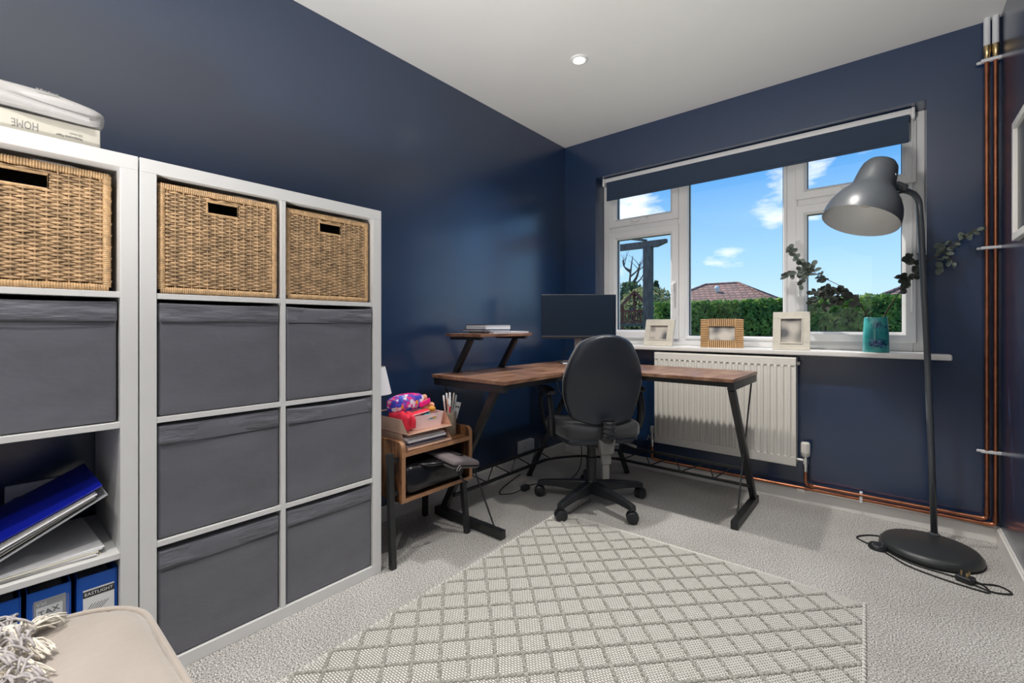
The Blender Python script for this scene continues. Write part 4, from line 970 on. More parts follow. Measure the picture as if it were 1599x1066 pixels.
t = thing('laptop_sleeve', 'taupe fabric laptop bag lying on the black bag in the side table', 'bag', (0.335, 1.425, TZ0+0.110), (R(-14), R(9), R(6)))
obj('sleeve_body', MB().rbox(0.34, 0.20, 0.036, 0.014, 8, lambda p: p+Vector((0, 0, 0.010*(1-(p.y/0.1)**2)*(1 if p.z > 0 else 0.2))), Matrix.Translation((0, 0, 0.020))), 'taupe_fabric', t, smooth='full')
obj('zip_band', MB().rbox(0.346, 0.206, 0.010, 0.005, 6, None, Matrix.Translation((0, 0, 0.018))), 'leather_black', t, smooth='full')
obj('zip_puller', MB().tube(bez([(0.10, -0.02, 0.045), (0.12, 0.0, 0.052), (0.11, 0.03, 0.048), (0.09, 0.045, 0.046)], 4), 0.0028, 6), 'leather_black', t, smooth='full')
obj('buckle', MB().tube([(0.172+0.004*math.sin(R(a)), -0.062+0.010*math.cos(R(a)), 0.010+0.014*math.sin(R(a))) for a in range(0, 361, 30)], 0.0018, 6), 'chrome', t, smooth=True)
obj('strap', MB().tube(bez([(0.175, -0.064, 0.000), (0.188, -0.058, -0.018), (0.190, -0.030, -0.040), (0.186, 0.010, -0.052)], 5), 0.006, 6), 'leather_black', t, smooth='full')

# ------------------------------------------------------------------ L-shaped desk
DX0, DX1, DXE, DY0, DY1, DYB = 0.155, 0.655, 1.420, 1.530, 2.295, 2.780
DT, DZ = 0.018, 0.747
t = thing('corner_desk', 'L-shaped wood topped corner desk with black metal frame and raised shelf', 'desk', (0.70, 2.25, 0))
L_poly = [(DX0, DY0), (DX1, DY0), (DX1, 2.10), (0.85, DY1), (DXE, DY1), (DXE, DYB), (DX0, DYB)]
wobj('desktop', MB().prism(L_poly, DZ-DT, DZ), 'desk_wood_y', t, bevel=0.002)
BMm = 'black_metal'
def B3(name, p, q, w, h=None, up=(0,0,1), bev=0.0012): return wobj(name, MB().bar(p, q, w, h, up), BMm, t, bevel=bev)
# left end frame (y = yl)
yl = 1.588
B3('end_rail', (0.160, 1.556, DZ-DT-0.019), (0.640, 1.556, DZ-DT-0.019), 0.030, 0.036); B3('foot_bar', (0.130, yl, 0.022), (0.600, yl, 0.022), 0.034, 0.040)
B3('slanted_leg', (0.185, yl, 0.04), (0.560, yl-0.010, DZ-DT-0.036), 0.034, 0.030, up=(0, 1, 0)); 
wobj('brace_rod', MB().tube([(0.19, yl-0.002, DZ-DT-0.03), (0.545, yl, 0.04)], 0.0042, 6), BMm, t)
# right end frame (x = xr)
xr = 1.398
B3('end_rail', (1.404, DY1+0.005, DZ-DT-0.019), (1.404, DYB-0.01, DZ-DT-0.019), 0.030, 0.036); B3('foot_bar', (xr, 2.390, 0.022), (xr, 2.850, 0.022), 0.034, 0.040)
B3('slanted_leg', (xr, 2.795, 0.04), (xr, 2.345, DZ-DT-0.036), 0.034, 0.030, up=(1, 0, 0))
wobj('brace_rod', MB().tube([(xr, 2.75, DZ-DT-0.03), (xr, 2.440, 0.04)], 0.0042, 6), BMm, t)
# rear trusses
zU, zL_, xt, yt = 0.213, 0.126, 0.262, 2.715
for z in (zU, zL_):
    wobj('truss_bar', MB().bar((xt, yl, z), (xt, 2.40, z), 0.014, 0.014), BMm, t); wobj('truss_bar', MB().bar((0.60, yt, z), (xr, yt, z), 0.014, 0.014), BMm, t)
for k in range(4):
    y = 1.64+k*0.20; wobj('truss_rod', MB().tube([(xt, y, zL_), (xt, y+0.05, zU)], 0.0035, 6), BMm, t); wobj('truss_rod', MB().tube([(xt, y+0.05, zU), (xt, y+0.20, zL_)], 0.0035, 6), BMm, t)
    x = 0.64+k*0.19; wobj('truss_rod', MB().tube([(x, yt, zL_), (x-0.03, yt, zU)], 0.0035, 6), BMm, t); wobj('truss_rod', MB().tube([(x, yt, zL_), (x+0.16 if k < 3 else x+0.10, yt, zU)], 0.0035, 6), BMm, t)
arc = bez([(xt, 2.38, zL_), (0.31, 2.50, zL_), (0.42, 2.635, zL_), (0.62, yt, zL_)], 6)
wobj('curved_bar', MB().tube(arc, 0.008, 8), BMm, t, smooth=True)
B3('corner_leg', (0.135, 2.385, 0.008), (0.385, 2.605, DZ-DT), 0.034, 0.030); B3('corner_leg', (0.610, 2.852, 0.008), (0.425, 2.685, DZ-DT), 0.034, 0.030)
for c in ((0.135, 2.385), (0.610, 2.852)): wobj('levelling_foot', MB().lathe([(0.020, 0), (0.020, 0.010), (0.010, 0.018)], 14, Matrix.Translation((c[0], c[1], 0))), BMm, t, smooth=True)
wobj('under_frame', MB().bar((0.63, 1.57, DZ-DT-0.012), (0.63, 2.08, DZ-DT-0.012), 0.02, 0.024), BMm, t); wobj('under_frame', MB().bar((0.87, 2.325, DZ-DT-0.012), (1.385, 2.325, DZ-DT-0.012), 0.02, 0.024), BMm, t)
# raised shelf
rs = wobj('raised_shelf', MB().box(0.130, 0.392, 1.650, 2.080, 0.940, 0.957), 'desk_wood_y', t, bevel=0.002)
for y in (1.680, 2.050):
    wobj('shelf_bracket', MB().box(0.145, 0.370, y-0.012, y+0.012, 0.924, 0.940), BMm, rs)
    B3('shelf_support', (0.178, y, DZ), (0.292, y, 0.926), 0.028, 0.026, up=(0, 1, 0))
    wobj('shelf_flange', MB().box(0.160, 0.215, y-0.016, y+0.016, DZ, DZ+0.003), BMm, rs)

# books on the raised shelf
def book(label, c, w, l, th, cov, rz, pages='paper_white', name='book'):
    t = thing(name, label, 'book', c, (0, 0, rz), group='books on the raised desk shelf')
    obj('cover', MB().box(-w/2, w/2, -l/2, l/2, th-0.002, th), cov, t); obj('back_cover', MB().box(-w/2, w/2, -l/2, l/2, 0, 0.002), cov, t)
    obj('spine', MB().box(-w/2, -w/2+0.002, -l/2, l/2, 0.002, th-0.002), cov, t); obj('pages', MB().box(-w/2+0.002, w/2-0.004, -l/2+0.003, l/2-0.003, 0.002, th-0.002), pages, t)
book('wide white pad lying lowest on the raised desk shelf', (0.285, 1.915, 0.957), 0.190, 0.300, 0.010, 'paper_white', 0.0)
book('thin dark blue book under the thick book on the raised shelf', (0.262, 1.835, 0.9672), 0.170, 0.215, 0.010, 'notebook_navy', 0.03)
book('thick white paged book with navy covers on top of the pile', (0.262, 1.850, 0.9774), 0.155, 0.205, 0.028, 'notebook_navy', -0.02)

# monitor
t = thing('monitor', 'black flat monitor standing in the corner of the desk', 'monitor', (0.40, 2.575, DZ), (0, 0, R(40)))
# local: faces -y
obj('screen_panel', MB().rbox(0.492, 0.026, 0.292, 0.004, 2, mat=Matrix.Translation((0, 0, 0.312))), 'black_plastic', t)
obj('screen', MB().box(-0.242, 0.242, -0.0142, -0.0125, 0.186, 0.454), 'screen', t)
obj('chin', MB().box(-0.246, 0.246, -0.0150, -0.0120, 0.166, 0.181), 'black_plastic', t, bevel=0.001)
obj('chin_line', MB().box(-0.245, 0.245, -0.0155, -0.0120, 0.1812, 0.1840), 'silver', t)
obj('neck', MB().bar((0.0, 0.035, 0.010), (0.0, 0.020, 0.30), 0.045, 0.018, up=(0, 1, 0)), 'silver', t, bevel=0.004)
obj('neck_mount', MB().rbox(0.10, 0.03, 0.10, 0.006, 2, mat=Matrix.Translation((0, 0.022, 0.30))), 'black_plastic', t)
obj('stand_base', MB().rbox(0.23, 0.16, 0.010, 0.004, 4, mat=Matrix.Translation((0, 0.0, 0.005))), 'silver', t, smooth=True)
obj('cable', MB().tube(bez([(-0.005, 0.040, 0.11), (-0.040, 0.045, 0.112), (-0.085, 0.05, 0.075), (-0.105, 0.055, 0.012), (-0.12, 0.13, 0.005)], 6), 0.0032, 6), 'cable_black', t, smooth=True)
# small white box on the desk (behind the chair)
t = thing('router_box', 'small off-white box on the desk beside the chair back', 'box', (0.725, 2.66, DZ), (0, 0, 0.2))
obj('case', MB().rbox(0.075, 0.05, 0.046, 0.006, 3, mat=Matrix.Translation((0, 0, 0.023))), 'frame_white', t, smooth='full')
obj('vent_slot', MB().box(0.0376, 0.0380, -0.015, 0.015, 0.012, 0.016).box(0.0376, 0.0380, -0.015, 0.015, 0.022, 0.026), 'ink', t)
# wall socket and cables below the desk
ts = socket('double_socket', 'white surface-mounted double socket low on the wall under the desk', (0.001, 2.495, 0.152), 1, depth=0.038)
t = thing('power_adapter', 'black power adapter and cable on the carpet under the desk', 'adapter', (0.285, 2.15, 0))
obj('adapter_body', MB().rbox(0.035, 0.055, 0.032, 0.006, 3, mat=Matrix.Translation((0, 0, 0.016))), 'black_plastic', t, smooth='full')
obj('cable', MB().tube(bez([(0, 0.03, 0.016), (-0.02, 0.09, 0.006), (0.02, 0.17, 0.004), (0.12, 0.27, 0.01), (0.19, 0.33, 0.12), (0.17, 0.34, 0.40), (0.08, 0.40, 0.715)], 8), 0.003, 6), 'cable_black', t, smooth=True)
obj('cable', MB().tube(bez([(0, -0.03, 0.016), (-0.02, -0.09, 0.004), (-0.07, -0.15, 0.004), (-0.12, -0.08, 0.004), (-0.16, 0.05, 0.004), (-0.20, 0.20, 0.004)], 8), 0.003, 6), 'cable_black', t, smooth=True)
tag(obj('desk_cable', MB().tube(bez([(0.600, 2.10, DZ-DT), (0.615, 2.115, 0.70), (0.640, 2.125, 0.66), (0.635, 2.13, 0.615), (0.60, 2.14, 0.60), (0.50, 2.20, 0.62), (0.40, 2.30, DZ-DT)], 7), 0.0026, 6), 'cable_white', None, smooth=True), 'thin white cable looping below the desk edge', 'cable')

# ------------------------------------------------------------------ office chair (local +y = facing)
CH = (0.692, 2.236, 0.0); crz = R(52)
t = thing('office_chair', 'dark office swivel chair with five star base at the corner desk', 'office chair', CH, (0, 0, crz))
BP = 'black_plastic'
obj('hub', MB().lathe([(0.030, 0.060), (0.034, 0.066), (0.034, 0.125), (0.026, 0.135), (0.0001, 0.135)], 24), BP, t, smooth=True)
obj('gas_column', MB().lathe([(0.0275, 0.120), (0.0275, 0.250), (0.030, 0.252), (0.030, 0.262), (0.023, 0.266), (0.023, 0.365), (0.0001, 0.365)], 24), BP, t, smooth=True)
for k in range(5):
    a = R(-90+72*k) - crz; d = Vector((math.cos(a), math.sin(a), 0)); s_ = Vector((-d.y, d.x, 0))
    vs = []; prof = [(0.02, 0.064, 0.128, 0.030), (0.10, 0.070, 0.122, 0.028), (0.20, 0.074, 0.110, 0.025), (0.285, 0.068, 0.098, 0.022), (0.316, 0.062, 0.090, 0.021)]
    for (r_, z0, z1, w) in prof:
        for (sw, z) in ((-w, z0), (w, z0), (w*0.72, z1), (-w*0.72, z1)): vs.append(d*r_ + s_*sw + Vector((0, 0, z)))
    fs = [(3, 2, 1, 0), tuple(16+q for q in range(4))]
    for i in range(4):
        for q in range(4): fs.append((i*4+q, i*4+(q+1) % 4, (i+1)*4+(q+1) % 4, (i+1)*4+q))
    arm = obj('base_arm', MB().add(vs, fs), BP, t, smooth=False, bevel=0.005)
    ca = a + (0.9, -0.7, 2.1, 0.4, -1.3)[k]; cd = Vector((math.cos(ca), math.sin(ca), 0)); cp = d*0.306
    mb = MB()
    for sgn in (-1, 1):
        c0 = cp + Vector((0, 0, 0.0305)) + cd*(sgn*0.0145); pr = [(0.0001, -0.012), (0.023, -0.012), (0.030, -0.007), (0.030, 0.007), (0.023, 0.012), (0.0001, 0.012)]
        mb.lathe(pr, 20, Matrix.Translation(c0) @ cd.to_track_quat('Z', 'Y').to_matrix().to_4x4())
    mb.tube([cp+Vector((0, 0, 0.034)), cp+Vector((0, 0, 0.078))], 0.008, 8)
    obj('caster', mb, BP, arm, smooth=True)
    hd = Vector((-cd.y, cd.x, 0)); mb = MB()
    pr = [(0.0325*math.cos(R(g)), 0.0325*math.sin(R(g))) for g in range(-5, 186, 12)]
    mt = Matrix((hd, Vector((0, 0, 1)), cd)).transposed().to_4x4(); mt.translation = cp+Vector((0, 0, 0.0305)) - cd*0.004
    mb.prism(pr, 0, 0.008, mt); obj('caster_hood', mb, BP, arm)
# seat
def seatf(p):
    q = Vector(p); u, v_ = q.x/0.235, q.y/0.225; q.x *= math.sqrt(1-0.26*v_*v_); q.y *= math.sqrt(1-0.26*u*u)
    if q.z > 0: q.z += 0.014*(u*u) - 0.012*max(0, v_)**3*2
    return q
obj('seat_cushion', MB().rbox(0.47, 0.45, 0.070, 0.030, 10, seatf, Matrix.Translation((0, 0.01, 0.438))), 'chair_fabric', t, smooth='full')
obj('seat_pan', MB().rbox(0.455, 0.435, 0.040, 0.018, 8, lambda p: Vector((p.x*math.sqrt(1-0.28*(p.y/0.2175)**2)*(0.93 if p.z < 0 else 1), p.y*math.sqrt(1-0.28*(p.x/0.2275)**2)*(0.93 if p.z < 0 else 1), p.z)), Matrix.Translation((0, 0.01, 0.392))), 'chair_shell', t, smooth='full')
obj('mechanism', MB().rbox(0.13, 0.24, 0.040, 0.010, 4, mat=Matrix.Translation((0, 0.0, 0.360))), BP, t, smooth='full')
# backrest
def backf(w, h, conv):
    def f(p):
        q = Vector(p); u, v_ = q.x/(w/2), q.z/(h/2)
        q.x *= math.sqrt(max(0, 1-(0.42 if v_ > 0 else 0.34)*v_*v_)); q.z *= math.sqrt(max(0, 1-(0.36 if v_ > 0 else 0.24)*u*u))
        vv = q.z/(h/2); q.x *= 1.03-0.19*max(0, vv+0.15)**1.3 - 0.03*max(0, -vv)**2
        q.y += conv*u*u*0.045 + 0.035*math.exp(-((vv+0.45)/0.45)**2)*0.5
        return q
    return f
bm_ = Matrix.Translation((0, -0.225, 0.715)) @ Matrix.Rotation(R(7), 4, 'X')
obj('back_shell', MB().rbox(0.425, 0.034, 0.478, 0.016, 12, backf(0.425, 0.478, 1.0), bm_, ny=2), 'chair_shell', t, smooth='full')
obj('back_cushion', MB().rbox(0.418, 0.060, 0.470, 0.028, 12, backf(0.418, 0.470, 1.0), bm_ @ Matrix.Translation((0, 0.034, 0.0)), ny=3), 'chair_fabric', t, smooth='full')
mb = MB(); gp = [(0, -0.10, 0.385), (0, -0.19, 0.400), (0, -0.235, 0.440), (0, -0.240, 0.520)]
pts = bez(gp, 8); obj('back_bellows', MB().tube(pts, [0.024 if i % 2 else 0.030 for i in range(len(pts))], 10, flat=1.3), BP, t, smooth=False)
br_ = obj('back_bracket', MB().rbox(0.078, 0.045, 0.075, 0.008, 3, lambda p: Vector((p.x*(1.0+0.3*p.z/0.0375*0.5), p.y, p.z)), Matrix.Translation((0.0, -0.205, 0.372))), 'grey_plastic', t, smooth='full')
obj('bracket_tail', MB().rbox(0.050, 0.030, 0.06, 0.006, 2, mat=Matrix.Translation((-0.002, -0.205, 0.312))), 'grey_plastic', br_, smooth='full')
obj('bracket_tail', MB().rbox(0.036, 0.022, 0.09, 0.005, 2, mat=Matrix.Translation((-0.004, -0.205, 0.250))), 'grey_plastic', br_, smooth='full')
obj('knob', MB().tube([(0.035, -0.205, 0.372), (0.065, -0.205, 0.372)], 0.016, 12), BP, br_, smooth=True)
obj('height_lever', MB().tube(bez([(0.06, -0.03, 0.362), (0.16, -0.06, 0.352), (0.23, -0.09, 0.325)], 5), [0.006]*5+[0.008]*6, 8), 'grey_plastic', t, smooth=True)
for sx in (-1, 1):
    pts = bez([(sx*0.13, -0.01, 0.380), (sx*0.215, -0.02, 0.395), (sx*0.250, -0.07, 0.440), (sx*0.260, -0.085, 0.53), (sx*0.262, -0.045, 0.625), (sx*0.260, 0.04, 0.640)], 6)
    pts2 = bez([(sx*0.260, 0.055, 0.640), (sx*0.262, 0.125, 0.60), (sx*0.256, 0.105, 0.50), (sx*0.244, 0.06, 0.425), (sx*0.22, 0.04, 0.392)], 6)
    am = obj('armrest', MB().tube(pts, 0.022, 10, flat=0.55).tube(pts2, 0.020, 10, flat=0.55), BP, t, smooth='full')
    obj('arm_pad', MB().rbox(0.058, 0.235, 0.026, 0.012, 6, lambda p: p+Vector((0, 0, -0.9*p.y*p.y)), Matrix.Translation((sx*0.260, 0.025, 0.652))), BP, am, smooth='full')

# ------------------------------------------------------------------ floor lamp
t = thing('floor_lamp', 'dark grey floor lamp with large dome shade and round base', 'floor lamp', (2.115, 2.70, 0))
wobj('base', MB().lathe([(0.0001, 0.004), (0.170, 0.004), (0.173, 0.010), (0.171, 0.022), (0.160, 0.036), (0.148, 0.040), (0.0001, 0.042)], 56, Matrix.Translation((2.115, 2.70, 0))), 'lamp_base', t, smooth=True)
wobj('base_pad', MB().lathe([(0.0001, 0.0), (0.172, 0.0), (0.174, 0.004), (0.0001, 0.005)], 48, Matrix.Translation((2.115, 2.70, 0))), 'cable_black', t, smooth=True)
pole = [(2.138, 2.838, 0.038), (2.128, 2.836, 0.40), (2.113, 2.834, 0.90), (2.097, 2.832, 1.32), (2.090, 2.830, 1.50)] + [tuple(p) for p in bez([(2.088, 2.828, 1.535), (2.083, 2.816, 1.578), (2.064, 2.787, 1.608), (2.030, 2.740, 1.620)], 5)]
wobj('pole', MB().tube(pole, 0.0125, 14), 'lamp_grey', t, smooth='full')
wobj('pole_collar', MB().lathe([(0.020, 0.040), (0.020, 0.044), (0.014, 0.048)], 20, Matrix.Translation((2.138, 2.838, 0))), 'lamp_grey', t, smooth=True)
fwv = Vector((-math.sin(R(40)), math.cos(R(40)), 0)); rtv = Vector((math.cos(R(40)), math.sin(R(40)), 0))
axis = (Vector((0, 0, 1)) + rtv*0.42 + fwv*0.064).normalized()
oc = Vector((1.875, 2.6226, 1.480))
sm = axis.to_track_quat('Z', 'Y').to_matrix().to_4x4(); sm.translation = oc
prof = [(0.1500, 0.0), (0.1505, 0.014), (0.148, 0.042), (0.140, 0.075), (0.125, 0.108), (0.107, 0.136), (0.093, 0.154), (0.085, 0.168), (0.081, 0.186), (0.078, 0.216), (0.074, 0.250), (0.068, 0.278), (0.055, 0.298), (0.032, 0.310), (0.0005, 0.314)]
sh = wobj('shade', MB().shell(prof, 56, sm), 'lamp_grey', t, smooth='full')
wobj('shade_lining', MB().shell([(0.1495, 0.0002)]+[(max(0.0004, r_-0.0022), z-0.001) for r_, z in prof[1:]], 56, sm), 'lamp_inner', sh, smooth='full')
wobj('bulb', MB().lathe([(0.0001, 0.075), (0.020, 0.080), (0.030, 0.100), (0.028, 0.122), (0.016, 0.150), (0.014, 0.200), (0.0001, 0.205)], 20, sm), 'frame_white', sh, smooth='full')
pe = Vector((2.030, 2.740, 1.620)); nk = oc + axis*0.225
od_ = (pe-nk); od_ -= axis*od_.dot(axis); od_.normalize(); tg = axis.cross(od_)
ringp = []
a0 = nk + od_*0.072 + tg*0.030; a1 = nk + od_*0.072 - tg*0.030
wobj('swivel_strap', MB().tube(bez([nk+od_*0.050+tg*0.05, nk+od_*0.095+tg*0.040+axis*0.004, nk+od_*0.128+tg*0.0, pe-axis*0.004, nk+od_*0.112-tg*0.030-axis*0.02, nk+od_*0.070-tg*0.038-axis*0.02], 6), 0.010, 8, flat=0.28), 'lamp_grey', sh, smooth='full')
wobj('swivel_pin', MB().tube([pe+od_*0.018, pe-od_*0.030], 0.011, 10).tube([nk+od_*0.060-axis*0.075, pe-axis*0.010], 0.005, 8), 'lamp_grey', sh, smooth='full')
wobj('shade_screw', MB().sphere(nk+od_*0.045-tg*0.060, 0.007, 8, 6), 'chrome', sh, smooth='full')
for a in range(4):
    g = nk + (od_*math.cos(1.2+a*0.25)+tg*math.sin(-1.2-a*0.25))*0.0745 + axis*0.012
def floorpath(L, z=0.004): return bez([(x, y, z) for x, y in L], 7)
cab = floorpath([(1.965, 2.76), (1.92, 2.745), (1.883, 2.712), (1.862, 2.672), (1.885, 2.640), (1.915, 2.622), (1.930, 2.615)]) 
wobj('cable', MB().tube(cab, 0.0032, 6), 'cable_black', t, smooth='full')
cab = floorpath([(1.950, 2.590), (1.990, 2.545), (2.040, 2.490), (2.130, 2.452), (2.240, 2.430), (2.268, 2.440), (2.255, 2.490), (2.215, 2.520), (2.235, 2.490), (2.300, 2.520), (2.330, 2.480), (2.290, 2.450), (2.255, 2.455), (2.225, 2.475)])
wobj('cable', MB().tube(cab, 0.0032, 6), 'cable_black', t, smooth='full')
wobj('cable', MB().tube(floorpath([(1.955, 2.655), (1.985, 2.580), (2.060, 2.522), (2.150, 2.505), (2.205, 2.500)]), 0.0032, 6), 'cable_black', t, smooth='full')
sw_ = wobj('foot_switch', MB().lathe([(0.0001, 0.0), (0.032, 0.0), (0.036, 0.006), (0.034, 0.016), (0.028, 0.022), (0.0001, 0.023)], 28, Matrix.Translation((1.940, 2.603, 0))), 'black_plastic', t, smooth=True)
mb = MB()
for a in (40, 130, 220, 310): mb.sphere((1.940+0.022*math.cos(R(a)), 2.603+0.022*math.sin(R(a)), 0.0226), 0.0024, 6, 4)
wobj('switch_studs', mb, 'chrome', sw_)
pl = wobj('mains_plug', MB().rbox(0.050, 0.046, 0.022, 0.006, 3, mat=Matrix.Translation((2.208, 2.487, 0.013)) @ Matrix.Rotation(R(-25), 4, 'Z')), 'black_plastic', t, smooth='full')
wobj('plug_pins', MB().box(2.194, 2.199, 2.484, 2.490, 0.024, 0.042).box(2.208, 2.214, 2.472, 2.478, 0.024, 0.040).box(2.216, 2.222, 2.490, 2.496, 0.024, 0.040), 'brass', pl)

# ------------------------------------------------------------------ photo frames on the sill
SZ = 0.862
def photo_frame(name, label, x, y, w, h, border, mat, photo, rz, lean=12, wick=False):
    t = thing(name, label, 'photo frame', (x, y, SZ), (0, 0, R(rz)), group='photo frames on the window sill')
    ml = Matrix.Rotation(R(-lean), 4, 'X')
    def rg(b_, d0, d1, ins=0.0):
        W, Hh = w/2-ins, h-ins; mb = MB()
        for (x0, x1, z0, z1) in ((-W, W, ins, ins+b_), (-W, W, Hh-b_, Hh), (-W, -W+b_, ins+b_, Hh-b_), (W-b_, W, ins+b_, Hh-b_)): mb.box(x0, x1, d0, d1, z0, z1, ml)
        return mb
    obj('frame', rg(border, -0.010, 0.006), 'rattan_gap_shade' if wick else mat, t, bevel=0.0015)  # cane frame body dark: shade between the ribs put into its colour
    if wick:
        mb = MB(); r0 = 0.0046
        n_ = int(h/0.0108)
        for k in range(n_):
            z = 0.004+ (h-0.008)*k/(n_-1)
            for s in (-1, 1): mb.tube([ml @ Vector((s*(w/2+0.003), -0.012, z)), ml @ Vector((s*(w/2-border), -0.012, z))], r0, 6)
        n_ = int((w-2*border)/0.0108)
        for k in range(n_+1):
            x_ = -w/2+border+(w-2*border)*k/n_
            for (za, zb) in ((-0.003, border), (h-border, h+0.003)): mb.tube([ml @ Vector((x_, -0.012, za)), ml @ Vector((x_, -0.012, zb))], r0, 6)
        o = obj('cane_ribs', mb, mat, t, smooth=True); o['kind'] = 'stuff'
    else:
        obj('inner_moulding', rg(0.006, -0.014, -0.006, border-0.006), mat, t, bevel=0.001)
    obj('photo', MB().box(-w/2+border-0.002, w/2-border+0.002, -0.003, 0.000, border-0.002, h-border+0.002, ml), photo, t)
    obj('backing', MB().box(-w/2+0.01, w/2-0.01, 0.006, 0.010, 0.01, h-0.01, ml), 'ink_grey', t)
    obj('strut', MB().bar(ml @ Vector((0, 0.010, h*0.62)), (0, 0.07, 0.0), 0.03, 0.003), 'ink_grey', t)
photo_frame('photo_frame', 'pale wooden photo frame on the sill just right of the chair back', 0.772, 2.985, 0.222, 0.182, 0.044, 'frame_white', 'photo_a', -12)
photo_frame('photo_frame', 'cane ribbed photo frame with scalloped edge in the middle of the sill', 1.180, 2.985, 0.238, 0.178, 0.045, 'cane_pale', 'photo_b', 14, wick=True)
photo_frame('photo_frame', 'larger pale square photo frame on the sill below the window mullion', 1.553, 2.965, 0.180, 0.216, 0.040, 'frame_white', 'photo_c', 4, lean=8)

# ------------------------------------------------------------------ vase and eucalyptus
vc = Vector((1.926, 2.972, SZ))
t = thing('teal_vase', 'teal glazed vase with dark rose print on the sill', 'vase', vc)
ovl = Matrix.Diagonal((1.0, 0.72, 1, 1))
obj('body', MB().shell([(0.0001, 0.001), (0.052, 0.001), (0.055, 0.006), (0.053, 0.09), (0.0475, 0.178), (0.0455, 0.180), (0.0445, 0.176), (0.050, 0.02), (0.0001, 0.012)], 44, ovl), 'vase_teal', t, smooth=True)
mb = MB(); mb2 = MB(); rnd = random.Random(4)
def on_vase(a, z, lift=0.0006):
    r_ = 0.054-0.0065*max(0, (z-0.05)/0.128)+lift; return Vector((r_*math.cos(a), 0.72*r_*math.sin(a), z))
for (ca_, cz_, s_) in ((-1.20, 0.088, 1.55), (-1.85, 0.085, 0.8), (-1.45, 0.135, 0.9), (-1.15, 0.040, 0.95), (-1.70, 0.045, 0.7), (-0.75, 0.12, 0.7)):
    for ringk in range(3):
        for k in range(5+ringk):
            a = 2*math.pi*k/(5+ringk)+ringk*0.5; rr_ = (0.004+0.0085*ringk)*s_; pw = 0.0075*s_*(0.7+0.25*ringk)
            pa_, pz_ = ca_+rr_*math.cos(a)/0.050, cz_+rr_*math.sin(a)
            pts = [on_vase(pa_+pw*math.cos(b_)*(0.6 if abs(math.cos(a)) < .5 else 1)/0.050, min(0.172, max(0.008, pz_+pw*0.7*math.sin(b_)))) for b_ in [2*math.pi*q/8 for q in range(8)]]
            (mb if (k+ringk) % 3 else mb2).add(pts, [tuple(range(7, -1, -1))])
obj('rose_print', mb, 'vase_ink', t); obj('rose_print', mb2, 'vase_ink_pale', t)
# leaf mesh (cupped disc), shared
def leaf_mb():
    vs = [(0, 0, 0), (0, 0.012, 0.0007)]; n_ = 10
    for k in range(n_):
        a = -math.pi/2+2*math.pi*k/n_; vs.append((0.0092*math.cos(a), 0.0120+0.0120*math.sin(a), 0.0022*abs(math.cos(a))))
    fs = [(1, 2+k, 2+(k+1) % n_) for k in range(n_)]
    # give it thickness
    m0 = len(vs); vs2 = [(x, y, z-0.0006) for x, y, z in vs]; fs2 = [tuple(q+m0 for q in reversed(f)) for f in fs]
    return MB().add(vs[1:]+vs2[1:], [tuple(q-1 for q in f) for f in fs]+[tuple(q-2 for q in f) for f in fs2])
leaf_src = {}
def eucalyptus(label, pts, mat, spread, size, density, start=0.3, twigs=()):
    t = thing('eucalyptus_branch', label, 'branch', vc + Vector((0, 0, 0.02)), group='dried eucalyptus branches in the teal vase')
    P = bez(pts, 8); wobj('stem', MB().tube(P, [0.0022-0.0013*i/len(P) for i in range(len(P))], 6), 'stem', t, smooth='full')
    rnd = random.Random(hash(label) % 1000 if False else int(pts[-1][0]*1000)); base = wloc(t)
    segs = [(P, start)]
    for (f0, end, bend) in twigs:
        p0 = P[int(f0*(len(P)-1))]; p1 = Vector(end); mid = (p0+p1)/2+Vector(bend); Q = bez([p0, mid, p1], 8)
        wobj('twig', MB().tube(Q, 0.0011, 5), 'stem', t, smooth='full'); segs.append((Q, 0.25))
    for Q, st in segs:
        L = sum((Q[i+1]-Q[i]).length for i in range(len(Q)-1)); nl = max(4, int(L*(1-st)*density))
        for k in range(nl):
            f = st+(1-st)*(k+rnd.random()*0.7)/nl; i = min(len(Q)-2, int(f*(len(Q)-1))); p = Q[i].lerp(Q[i+1], f*(len(Q)-1)-i)
            d = (Q[i+1]-Q[i]).normalized()
            dirv = (d*0.55 + Vector((rnd.uniform(-1, 1), rnd.uniform(-0.6, 0.5), rnd.uniform(-0.9, 0.8)))*spread).normalized()
            nrm = Vector((rnd.uniform(-0.6, 0.6), -1+rnd.uniform(-0.2, 0.9), rnd.uniform(-0.5, 0.8)))
            nrm = (nrm - dirv*nrm.dot(dirv)).normalized(); xx = dirv.cross(nrm)
            mtx = Matrix((xx, dirv, nrm)).transposed()
            if mat not in leaf_src:
                o = obj('leaf', leaf_mb(), mat, t, smooth=True); leaf_src[mat] = o
            else:
                o = leaf_src[mat].copy(); C.objects.link(o); o.parent = t
            s_ = size*rnd.uniform(0.75, 1.2)*(1.1-0.35*f)
            loc = p - base + dirv*0.003
            if loc.y + base.y > 3.06: loc.y = 3.06-base.y
            o.location = loc; o.rotation_euler = mtx.to_euler(); o.scale = (s_, s_, s_)
    return t
v0 = vc+Vector((-0.02, 0, 0.02)); v1 = vc+Vector((0.02, 0.0, 0.02)); vt = 0.178
eucalyptus('dark eucalyptus branch drooping left low over the photo frame', [v0, vc+Vector((-0.036, -0.004, 0.186)), (1.82, 2.965, 1.150), (1.74, 2.958, 1.195), (1.66, 2.955, 1.180)], 'leaf', 0.9, 1.55, 190, 0.38, ((0.62, (1.655, 2.95, 1.13), (0, 0, 0.01)), (0.5, (1.72, 2.95, 1.10), (0, 0, 0.01))))
